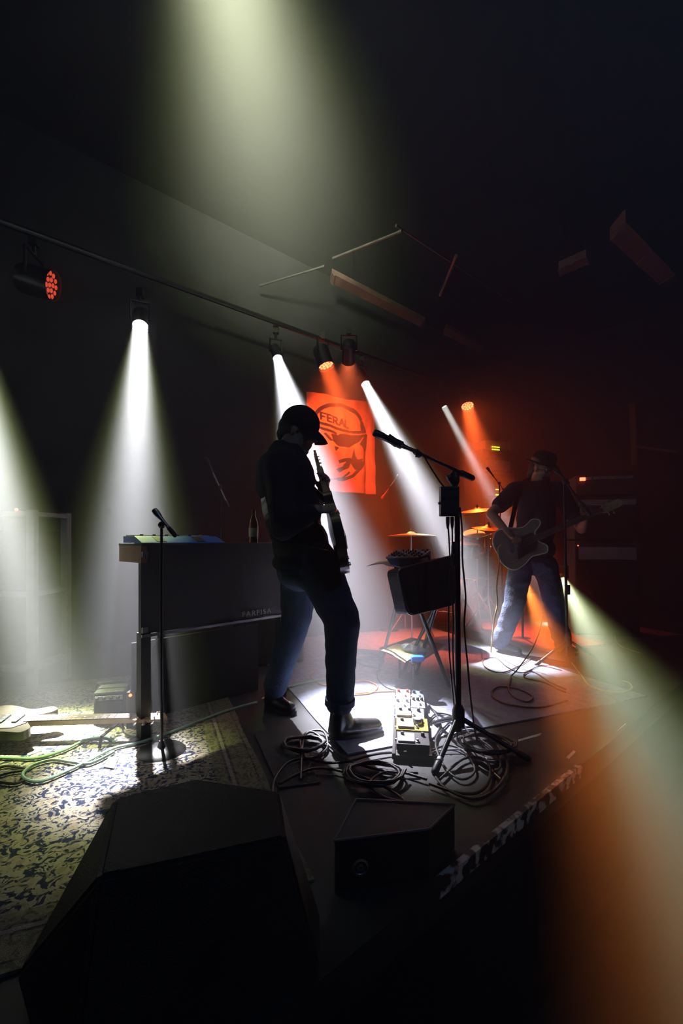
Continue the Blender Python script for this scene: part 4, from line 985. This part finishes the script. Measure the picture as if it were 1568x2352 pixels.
# jeans
jn_ = MB(); jn_.ell(Q(702, 1295), (.145, .17, .11)); jn_.ell(Q(690, 1310), (.13, .165, .11))
limb(jn_, [(rh, .122), (Q(757, 1360, 2.32), .108), (rk_, .094), (Q(783, 1500, 2.36), .082), (Q(781, 1595, 2.38), .074), (Q(780, 1612, 2.38), .076)])
limb(jn_, [(lh, .118), (lk+(lh-lk)*.4, .100), (lk, .086), (lk.lerp(la, .5), .078), (la+(lk-la)*.10, .074)])
jo = remeshed(jn_, 'jeans', M['jeans'], .009, man, 2)
displace(jo, lambda w_: (noise.noise(w_*9)*.4+noise.noise(Vector((w_.x*4, w_.y*4, w_.z*26)))*.5)*.009, mloc)
hm = MB(); hm.lathe([(.076, 0), (.080, .003), (.080, .035), (.076, .038)], Q(780, 1618, 2.38), (ra-rk_)*-1, 18); hm.build('turned_hem', M['jeans'], jo, True)
bl = MB(); bl.lathe([(.001, 0), (.001, .001)], Q(700, 1285), (0, 0, 1), 8)
# shoes
shoe(man, Vector((G(752, 1705).x, 2.34, .009)), Vector((G(872, 1690).x+.02, 2.47, .009)), .10)
shoe(man, Vector((-.475, 2.83, .003)), Vector((-.27, 2.70, .003)), .09)
# cap
cp = MB(); up_ = HR@Vector((0, 0, 1)); fw = HR@Vector((1, 0, 0)); cc_ = hc+HR@Vector((-.008, 0, .040))
vs = []; fs = []; SG, RG = 28, 9
for i in range(RG+1):
    t = i/RG*PI/2
    for k in range(SG):
        a_ = 2*PI*k/SG; vs.append(cc_+HR@Vector((.101*math.cos(t)*math.cos(a_), .086*math.cos(t)*math.sin(a_), .094*math.sin(t)-.008)))
for i in range(RG):
    for k in range(SG): fs.append((i*SG+k, i*SG+(k+1) % SG, (i+1)*SG+(k+1) % SG, (i+1)*SG+k))
fs.append(tuple(range(RG*SG, RG*SG+SG)))
low = [v+HR@Vector((0, 0, -.022)) for v in vs[:SG]]; n0 = len(vs); vs += low
for k in range(SG): fs.append((n0+k, n0+(k+1) % SG, (k+1) % SG, k))
cp.add(vs, fs); cpo = cp.build('cap', M['cap'], man, True); sm = cpo.modifiers.new('thick', 'SOLIDIFY'); sm.thickness = .004; sm.offset = 1
br = MB(); vs = []; nb, na = 8, 16
for i in range(nb+1):
    for k in range(na+1):
        a_ = math.radians(-62+124*k/na); r_ = i/nb
        x_ = .092*math.cos(a_)+r_*(.085*math.cos(a_*.9)); y_ = (.083+.004*r_)*math.sin(a_)
        z_ = -.012-.016*r_-.030*(y_/.09)**2-.030*r_**2
        vs.append(cc_+HR@Vector((x_, y_, z_)))
fs = [(i*(na+1)+k, i*(na+1)+k+1, (i+1)*(na+1)+k+1, (i+1)*(na+1)+k) for i in range(nb) for k in range(na)]
br.add(vs, fs); bro = br.build('brim', M['cap'], cpo, True); sm = bro.modifiers.new('thick', 'SOLIDIFY'); sm.thickness = .006
bu = MB(); bu.ell(cc_+HR@Vector((0, 0, .087)), (.009, .009, .006), HR); bu.build('button', M['cap'], cpo, True)
hr = MB(); hr.ell(hc+HR@Vector((-.035, 0, .0)), (.085, .082, .070), HR); hr.ell(hc+HR@Vector((-.075, 0, -.045)), (.038, .055, .045), HR)
remeshed(hr, 'hair', M['hair'], .008, man, 2)
for sy in (-1, 1):
    ey = MB(); ey.ell(hc+HR@Vector((.078, sy*.033, -.004)), .012); ey.build('eye', M['white'], man, True)

# --- electric guitar he holds
def guitar(name, label, body_c, axis, nrm_, scale_len=.64, body_m='gbody', strings=6, fret=True, rot_outline=1.0, head_m='maple', board='rosewood', body_scale=1.0, binding=None, bassy=False, neck_len=None):
    a_ = Vector(axis).normalized(); n_ = Vector(nrm_); n_ = (n_-a_*n_.dot(a_)).normalized(); s_ = n_.cross(a_).normalized()
    rt = thing(name, label, 'guitar', body_c)
    out = []
    ctl = [(-.20, .0), (-.195, .09), (-.14, .155), (-.06, .150), (.02, .115), (.07, .112), (.13, .135), (.175, .11), (.165, .075), (.12, .05), (.105, .03), (.105, -.03), (.12, -.05), (.145, -.085), (.125, -.125), (.07, -.120), (.01, -.115), (-.07, -.150), (-.15, -.150), (-.198, -.08)]
    ctl = [Vector((x*body_scale, y*body_scale, 0)) for x, y in ctl]
    pts = spline(ctl+[ctl[0]], 4)[:-1]; poly = [(p.x, p.y) for p in pts]
    b_ = MB(); b_.prism(poly, body_c-n_*.022, a_, s_, n_, .044); bo = b_.build('body', M[body_m], rt)
    if binding:
        e_ = MB(); e_.tube([body_c+a_*x+s_*y+n_*.022 for x, y in poly+[poly[0]]], .0055, 6); e_.build('binding', M[binding], bo, True)
    g_ = MB(); gp = [(-.08, -.09), (.06, -.085), (.10, -.04), (.09, .05), (.0, .05), (-.06, -.02)]; g_.prism([(x*body_scale, y*body_scale) for x, y in gp], body_c+n_*.022, a_, s_, n_, .003); g_.build('pickguard', M['black'], bo)
    nl = neck_len or scale_len*.72; n0 = body_c+a_*.08*body_scale; n1 = body_c+a_*(.08*body_scale+nl)
    wn0, wn1 = .029, .022
    b_ = MB(); b_.hexa([n0-s_*wn0*.8-n_*.006, n0+s_*wn0*.8-n_*.006, n1+s_*wn1*.8-n_*.004, n1-s_*wn1*.8-n_*.004, n0-s_*wn0+n_*.022, n0+s_*wn0+n_*.022, n1+s_*wn1+n_*.022, n1-s_*wn1+n_*.022]); b_.build('neck', M[head_m], rt)
    b_ = MB(); b_.hexa([n0-s_*wn0+n_*.022, n0+s_*wn0+n_*.022, n1+s_*wn1+n_*.022, n1-s_*wn1+n_*.022, n0-s_*wn0+n_*.028, n0+s_*wn0+n_*.028, n1+s_*wn1+n_*.028, n1-s_*wn1+n_*.028]); fb = b_.build('fretboard', M[board], rt)
    if fret:
        for k in range(1, 20):
            t = 1-(2**(-k/12.0)); x_ = n1.lerp(n0, min(1, t/ .72)) if t < .70 else None
            if x_ is None: break
            tt = t/.72; wv_ = wn1+(wn0-wn1)*tt; f_ = MB(); f_.cyl(x_-s_*wv_+n_*.0285, x_+s_*wv_+n_*.0285, .0012, seg=5); f_.build('fret', M['steel'], fb)
            if k in (3, 5, 7, 9, 12, 15): 
                p_ = x_+(n1-n0).normalized()*.008; f_ = MB(); f_.lathe([(.0045, 0), (.0045, .0012), (.001, .0013)], p_+n_*.0275, n_, 8); f_.build('inlay', M['cream'], fb)
    hp = [(0, -.023), (.03, -.035), (.16, -.03), (.185, -.005), (.16, .035), (.03, .034), (0, .023)]
    b_ = MB(); b_.prism(hp, n1+n_*.004-a_*.002, a_, s_, n_, .016); ho = b_.build('headstock', M[head_m], rt)
    for k in range(strings):
        sy = 1 if k % 2 else -1; p_ = n1+a_*(.04+.042*(k//2))+s_*sy*.034+n_*.01
        t_ = MB(); t_.cyl(p_, p_+s_*sy*.022, .005, seg=8); t_.ell(p_+s_*sy*.028, (.009, .009, .006)); t_.cyl(p_-s_*sy*.012+n_*.008, p_-s_*sy*.012+n_*.022, .004, seg=8); t_.build('tuning_peg', M['chrome'], ho)
    br_ = body_c-a_*.09*body_scale
    b_ = MB(); b_.box(br_+n_*.03, (.025, .08, .014), Matrix((a_, s_, n_)).transposed()); b_.build('bridge', M['chrome'], bo)
    for x_ in (-.03, .04): b_ = MB(); b_.box(body_c+a_*x_*body_scale+n_*.027, (.022, .078, .010), Matrix((a_, s_, n_)).transposed()); b_.build('pickup', M['black'], bo)
    for k in range(2): b_ = MB(); b_.lathe([(.012, 0), (.010, .014), (.001, .015)], body_c-a_*(.10+.045*k)*body_scale-s_*.10*body_scale+n_*.022, n_, 10); b_.build('knob', M['chrome'], bo)
    for k in range(strings):
        o_ = (k-(strings-1)/2); w0_, w1_ = .052/(strings-1), .036/(strings-1)
        b_ = MB(); b_.cyl(br_+s_*o_*w0_+n_*.038, n1+a_*.02+s_*o_*w1_+n_*.030, .0009 if strings == 6 else .0014, seg=5); b_.build('string', M['steel'], rt)
    return rt
GB = Vector((-.030, 2.195, 1.085)); GH = Vector((-.163, 2.74, 1.522))
guitar('electric_guitar', 'dark electric guitar with pale headstock held upright by the guitarist', GB, GH-GB, (1, .0, .15), neck_len=.50)
gsp = MB(); ga_ = (GH-GB).normalized(); sp_ = spline([GB+ga_*.17+Vector((-.03, 0, .06)), Q(706, 1110, 2.58), Q(690, 1066, 2.57), Q(664, 1046, 2.53), Q(634, 1066, 2.46), Q(608, 1100, 2.38), Q(606, 1150, 2.28), Q(626, 1212, 2.19), Q(680, 1258, 2.13), GB-ga_*.20], 6)
for i in range(len(sp_)-1):
    p_, q_ = sp_[i], sp_[i+1]; d_ = (q_-p_).normalized(); cen = Q(665, 1150); o_ = (p_-cen); o_.z *= .3; o_.normalize(); sd_ = d_.cross(o_).normalized()*.022
    gsp.hexa([p_-sd_, p_+sd_, q_+sd_, q_-sd_]+[x_+o_*.004 for x_ in (p_-sd_, p_+sd_, q_+sd_, q_-sd_)])
solo(gsp, 'guitar_strap', M['leather'], 'black strap slung across the guitarist\'s back', 'strap', sp_[0])
# --- guitar lying at left
gl = G(302, 1655, .10); gl2 = G(75, 1661, .10); ga = (gl-gl2).normalized()
guitar('electric_guitar', 'electric guitar lying flat on the rug, fretted neck pointing at the organ', gl-ga*.60, ga, (0, -.12, 1), neck_len=.52, board='rosewood')
gsd = thing('guitar_rest', 'low black rest holding the lying guitar off the rug', 'guitar stand', Vector((gl.x-.3, gl.y, .009)))
for dx in (.10, .62): 
    b_ = MB(); c_ = gl-ga*dx; b_.tube([Vector((c_.x, c_.y-.12, .012)), Vector((c_.x, c_.y-.10, .062)), Vector((c_.x, c_.y+.10, .062)), Vector((c_.x, c_.y+.12, .012))], .008, 6); b_.build('bar', M['blackmetal'], gsd)

# --- bass player ---------------------------------------------------
def B(px, py, d=4.25): return P(px, py, d)
bm_ = MB(); HR2 = Matrix.Rotation(math.radians(-58), 3, 'Z')@Matrix.Rotation(math.radians(24), 3, 'Y'); hc2 = B(1244, 1074)
head(bm_, hc2, HR2, 1.0); limb(bm_, [(B(1240, 1085), .062), (B(1234, 1112), .068)])
bm_.ell(B(1232, 1165), (.14, .11, .20)); bm_.ell(B(1228, 1230), (.14, .11, .18)); bm_.ell(B(1228, 1290), (.16, .125, .12))
Rs, Re, Rw = B(1182, 1128, 4.22), B(1127, 1180, 4.10), B(1172, 1232, 3.98)
Ls, Le, Lw = B(1283, 1126, 4.28), B(1335, 1215, 4.20), B(1342, 1192, 3.98)
limb(bm_, [(Rs, .058), (Re, .046), (Rw, .030)]); limb(bm_, [(Ls, .055), (Le, .044), (Lw, .030)])
hand(bm_, Rw, B(1200, 1246, 3.96)-Rw, Vector((.1, .9, -.2)), .7, -1); hand(bm_, Lw, B(1350, 1178, 3.95)-Lw, Vector((-.3, .8, .2)), 1.2, 1)
r1, r2, r3 = B(1196, 1300, 4.22), B(1178, 1395, 4.15), B(1150, 1476, 4.22)
l1, l2, l3 = B(1252, 1300, 4.25), B(1274, 1390, 4.16), B(1288, 1468, 4.30)
limb(bm_, [(r1, .09), (r2, .06), (r3, .045)]); limb(bm_, [(l1, .09), (l2, .06), (l3, .045)])
bass_man = remeshed(bm_, 'person', M['skin'], .0068, None, 3)
bl_ = Vector((1.80, 4.25, 0))
shift(bass_man, -bl_)
bass_man.location = bl_
tag(bass_man, 'bearded bass player in dark hat and short-sleeved shirt, legs apart, at right', 'person')
ts = MB(); ts.ell(B(1231, 1190), (.182, .142, .22)); ts.ell(B(1232, 1155), (.185, .145, .20)); ts.ell(B(1230, 1215), (.178, .14, .20)); ts.ell(B(1230, 1262), (.178, .145, .12))
ts.caps_(B(1190, 1128, 4.23), B(1277, 1126, 4.27), .088, .085); ts.caps_(B(1234, 1118), B(1238, 1104), .09, .066)
limb(ts, [(Rs, .088), (Rs.lerp(Re, .62), .078)]); limb(ts, [(Ls, .085), (Ls.lerp(Le, .6), .075)])
to_ = remeshed(ts, 't_shirt', M['shirt'], .010, bass_man, 3)
displace(to_, lambda c: noise.noise(c*9)*.008)
jb = MB(); jb.ell(B(1226, 1292), (.172, .14, .12))
limb(jb, [(r1, .112), (r2, .095), (r2.lerp(r3, .6), .085), (r3+Vector((0, 0, .03)), .088)]); limb(jb, [(l1, .112), (l2, .095), (l2.lerp(l3, .6), .085), (l3+Vector((0, 0, .03)), .088)])
jbo = remeshed(jb, 'jeans', M['jeansb'], .011, bass_man, 2)
displace(jbo, lambda w_: noise.noise(w_*9)*.008+noise.noise(Vector((w_.x*4, w_.y*4, w_.z*24)))*.008, bl_)
shoe(bass_man, Vector((1.46, 4.33, .009)), Vector((1.61, 4.06, .009)), .07); shoe(bass_man, Vector((2.05, 4.36, .003)), Vector((2.10, 4.06, .003)), .07)
be_ = MB(); be_.ell(hc2+HR2@Vector((.052, 0, -.098)), (.066, .068, .056), HR2); be_.ell(hc2+HR2@Vector((.068, 0, -.155)), (.045, .05, .06), HR2)
remeshed(be_, 'beard', M['hair'], .009, bass_man, 2)
hb = MB(); hb.ell(hc2+HR2@Vector((-.045, 0, -.02)), (.078, .086, .085), HR2); hb.ell(hc2+HR2@Vector((-.06, 0, -.09)), (.05, .07, .06), HR2); remeshed(hb, 'hair', M['hair'], .009, bass_man, 2)
ht = MB(); hcn = hc2+HR2@Vector((-.005, 0, .045)); hu = HR2@Vector((0, 0, 1))
ht.lathe([(.150, -.012), (.155, -.006), (.112, .004), (.108, .03), (.102, .075), (.085, .10), (.05, .108), (.001, .105)], hcn, hu, 28); hto = ht.build('hat', M['cap'], bass_man, True)
hbn = MB(); hbn.lathe([(.1135, .006), (.1125, .03), (.108, .03)], hcn, hu, 28); hbn.build('hat_band', M['leather'], hto, True)
for sy in (-1, 1):
    ey = MB(); ey.ell(hc2+HR2@Vector((.078, sy*.033, -.002)), .012); ey.build('eye', M['white'], bass_man, True)
gls = MB()
for sy in (-1, 1):
    c_ = hc2+HR2@Vector((.098, sy*.034, .0)); gls.tube([c_+HR2@Vector((0, .026*math.cos(t), .020*math.sin(t))) for t in [2*PI*k/14 for k in range(15)]], .003, 5)
    gls.cyl(c_+HR2@Vector((0, sy*.026, .005)), hc2+HR2@Vector((.0, sy*.082, .005)), .0025, seg=5)
gls.cyl(hc2+HR2@Vector((.1, -.01, .004)), hc2+HR2@Vector((.1, .01, .004)), .003, seg=5); gls.build('glasses', M['steel'], bass_man, True)
BB = B(1200, 1248, 3.98); BN = B(1350, 1185, 3.93)
guitar('bass_guitar', 'pale-edged bass guitar worn low by the bass player', BB, BN-BB, (-.1, -1, .12), strings=4, body_m='bassbody', binding='cream', body_scale=1.18, neck_len=.62, fret=False)
stp = MB(); sp_ = spline([BB+Vector((-.1, .03, .12)), B(1186, 1150, 4.05), B(1200, 1112, 4.15), B(1222, 1104, 4.33), B(1260, 1130, 4.42)], 8)
for i in range(len(sp_)-1): 
    d_ = (sp_[i+1]-sp_[i]).normalized(); sd_ = d_.cross(Vector((.3, -1, .3))).normalized()*.022; stp.hexa([sp_[i]-sd_, sp_[i]+sd_, sp_[i+1]+sd_, sp_[i+1]-sd_]+[p+Vector((0, -.004, .002)) for p in (sp_[i]-sd_, sp_[i]+sd_, sp_[i+1]+sd_, sp_[i+1]-sd_)])
solo(stp, 'guitar_strap', M['leather'], 'dark strap over the bass player\'s shoulder', 'strap', sp_[0])

# ------------------------------------------------------------------ cables
def cable(label, pts, r, m, floor=True, z=None, n=7):
    pp = []
    for p in pts:
        if isinstance(p, Vector): pp.append(p)
        else: pp.append(G(p[0], p[1], p[2] if len(p) > 2 else .012+r))
    sp = spline(pp, n); mb = MB(); mb.tube(sp, r, 7)
    return solo(mb, 'cable', M[m], label, 'cable', sp[0], True)
cable('thick pale green cable looped on the floral rug', [(263, 1704), (245, 1693), (199, 1699), (147, 1723), (92, 1740), (46, 1742), (-40, 1738)], .007, 'cable_g')
cable('pale green cable making a long hairpin loop on the floral rug', [(590, 1612), (520, 1632), (459, 1655), (367, 1690), (321, 1705), (260, 1719), (190, 1754), (122, 1785), (86, 1795), (58, 1789), (53, 1775), (77, 1757), (122, 1745), (168, 1751), (208, 1753), (262, 1727)], .007, 'cable_g')
cable('green cable running behind the guitarist\'s front leg', [(600, 1606), (649, 1581), (713, 1566), (749, 1559), (800, 1545)], .006, 'cable_g')
cable('orange cable curling at the guitarist\'s shin', [(726, 1537), (713, 1550), (718, 1560), (746, 1574), (790, 1572), (835, 1563), (866, 1575), (853, 1591), (815, 1596), (770, 1600)], .005, 'cable_o')
cable('thin orange cable stretched to the pedalboard', [(815, 1593), (853, 1590), (900, 1588), (943, 1591), (944, 1600, .08)], .0045, 'cable_o')
cable('white cable arching down to the far pedals', [(866, 1540), (868, 1560), (890, 1580), (925, 1590), (938, 1606, .06)], .004, 'cable')
cable('black cable plugged into the nearest pedal', [(935, 1727, .05), (905, 1728), (870, 1731), (838, 1738), (800, 1748), (750, 1752), (700, 1742), (660, 1752), (630, 1790), (625, 1830)], .006, 'cable')
cable('black cable coil at the guitarist\'s toe', [(690, 1790), (700, 1690), (742, 1680), (750, 1720), (705, 1742), (690, 1700), (720, 1682), (790, 1740), (880, 1770), (960, 1775)], .006, 'cable')
cable('black cable draped across the stage front', [(640, 1800), (720, 1765), (800, 1775), (870, 1800), (930, 1840), (880, 1830), (850, 1795), (900, 1770), (980, 1790)], .006, 'cable')
cable('black cable looping around the taped stand leg', [(985, 1800), (1040, 1818), (1090, 1822), (1120, 1800), (1125, 1760), (1100, 1740), (1060, 1745), (1010, 1790)], .006, 'cable')
cable('black cable in a wide loop right of the tripod', [(1020, 1690), (1080, 1670), (1140, 1700), (1165, 1760), (1140, 1810), (1090, 1835), (1030, 1815), (1000, 1785)], .006, 'cable')
cable('thin black cable tangled under the tripod', [(985, 1725), (1030, 1712), (1070, 1730), (1090, 1770), (1060, 1790), (1020, 1760), (1000, 1700), (1030, 1660)], .005, 'cable')
cable('thin grey cable curling beside the tripod legs', [(980, 1740), (1000, 1725), (1060, 1722), (1110, 1735), (1130, 1770), (1150, 1790)], .004, 'steel')
cable('black cable looped between tripod and pedalboard', [(985, 1620), (1010, 1660), (990, 1700), (975, 1680), (1000, 1640), (1050, 1650), (1080, 1690)], .005, 'cable')
cable('black cable trailing to the right stage edge', [(1090, 1690), (1130, 1720), (1150, 1755), (1130, 1775), (1100, 1760)], .005, 'cable')
cable('brown cable in a big loop on the pale carpet', [(1303, 1609), (1238, 1625), (1173, 1619), (1134, 1603), (1131, 1586), (1151, 1577), (1190, 1583), (1222, 1599), (1210, 1612), (1180, 1600), (1167, 1580), (1173, 1554)], .006, 'cable_b')
cable('brown cable hairpin toward the bass player\'s stand', [(1300, 1583), (1262, 1566), (1228, 1544), (1206, 1546), (1206, 1557), (1250, 1568), (1298, 1590)], .005, 'cable_b')
cable('dark red cable rising past the bass player\'s knee', [Vector(P(1246, 1415, 3.75)), Vector(P(1238, 1450, 3.65)), Vector(P(1222, 1489, 3.5)), Vector(P(1190, 1535, 3.4)), G(1172, 1556), G(1167, 1582), G(1176, 1598)], .005, 'cable_b')
cable('pale yellow cable curling around the right stand', [(1313, 1522, .10), (1335, 1551), (1358, 1577), (1416, 1591), (1449, 1583), (1445, 1570), (1429, 1564)], .006, 'cable_y')
cable('pale yellow guitar lead hanging from the bass', [P(1150, 1250, 3.95), P(1143, 1262, 3.9), P(1146, 1290, 3.9), P(1140, 1350, 3.9), P(1142, 1385, 3.9), P(1134, 1430, 3.9), G(1127, 1500), G(1128, 1512), G(1112, 1525)], .0062, 'cable_y')
cable('thin pale cable crossing the brightest carpet patch', [(1112, 1513), (1140, 1512), (1165, 1532), (1200, 1545), (1240, 1530), (1290, 1540)], .004, 'cable')
cable('dark cable arcing across the lit carpet', [(1105, 1500), (1112, 1530), (1150, 1545), (1190, 1530), (1230, 1510), (1296, 1520)], .0045, 'cable_b')
cable('thin cable curling on the deck at far right', [(1470, 1500, .03), (1420, 1480, .03), (1415, 1450, .03), (1440, 1430, .03), (1425, 1412, .03), (1400, 1420, .03), (1390, 1445, .03), (1330, 1452, .03)], .004, 'cable_y')
cable('reddish cable running off toward the right wall', [(1360, 1446, .036), (1420, 1430, .036), (1480, 1420, .036), (1540, 1405, .036), (1568, 1404, .036)], .006, 'cable_o')
d0 = 2.2
cable('black lead hanging from the box\'s left plug', [P(1028, 1200, d0), P(1031, 1240, d0), P(1034, 1300, d0+.02), P(1040, 1400, d0), P(1040, 1500, d0), P(1046, 1600, d0), G(1060, 1690), G(1090, 1720)], .004, 'cable')
cable('black lead hanging from the box\'s right plug', [P(1038, 1200, d0), P(1038, 1260, d0), P(1032, 1340, d0), P(1030, 1450, d0), P(1036, 1560, d0), G(1050, 1700), G(1035, 1735)], .004, 'cable')
cable('black lead swinging right of the tall stand pole', [P(1056, 1165, d0), P(1061, 1220, d0), P(1062, 1290, d0), P(1069, 1370, d0), P(1066, 1440, d0), P(1074, 1530, d0), P(1080, 1600, d0), G(1095, 1700), G(1120, 1730)], .0045, 'cable')
cable('microphone lead sagging from boom to box', [P(905, 1018, 2.12), P(935, 1026, 2.13), P(968, 1042, 2.15), P(985, 1068, 2.17), P(1004, 1098, 2.18), P(1019, 1118, 2.19), P(1024, 1122, 2.2)], .0038, 'cable')
cable('dark cable trailing off the left rug edge', [(60, 1790), (30, 1800), (-20, 1790), (20, 1775), (60, 1768), (10, 1760), (-30, 1780)], .006, 'cable')
cable('black cable under the lying guitar neck', [(330, 1640), (290, 1650), (280, 1668), (290, 1686), (320, 1692), (360, 1680)], .004, 'cable')
cable('purple-tinted cable heap edge beside the stand legs', [(820, 1520), (840, 1530), (862, 1530), (880, 1520), (870, 1510), (840, 1512)], .006, mat('violet_cable', (.2, .17, .4), .5) and 'cable')
def coil(label, c, rad, turns, r, m, tilt=0):
    pts = []
    for k in range(turns*14+1):
        a_ = 2*PI*k/14; rr = rad*(1+.12*math.sin(k*.37)); pts.append(Vector((c.x+rr*math.cos(a_)+.01*math.sin(k*.9), c.y+rr*.8*math.sin(a_), r+.010+.010*(k/14)*.6+.004*math.sin(k*1.7))))
    mb = MB(); mb.tube(pts, r, 6); return solo(mb, 'cable_coil', M[m], label, 'cable', Vector((c.x, c.y, 0)), True)
coil('coil of thick dark cable behind the guitarist\'s front leg', G(835, 1520)+Vector((0, .1, 0)), .17, 5, .008, 'cable')
coil('black cable coil on the deck beside the tripod', G(1110, 1720)+Vector((0.02, 0, 0)), .13, 4, .006, 'cable')
coil('black cable coil on the dark deck in front of the pedals', G(860, 1790), .12, 4, .006, 'cable')
coil('black cable coil by the grey mat', G(700, 1720), .10, 3, .007, 'cable')
# bottle on the organ's right end
bp_ = opt(.80, -.16, OH)
bo_ = thing('bottle', 'amber glass bottle standing on the organ behind the guitarist', 'bottle', bp_)
MB().lathe([(.001, 0), (.031, .001), (.031, .12), (.026, .15), (.013, .18), (.013, .22), (.001, .22)], bp_, (0, 0, 1), 18).build('glass', M['amber'], bo_, True)
MB().lathe([(.0315, .04), (.0315, .10)], bp_, (0, 0, 1), 18).build('paper_label', M['cream'], bo_, True)
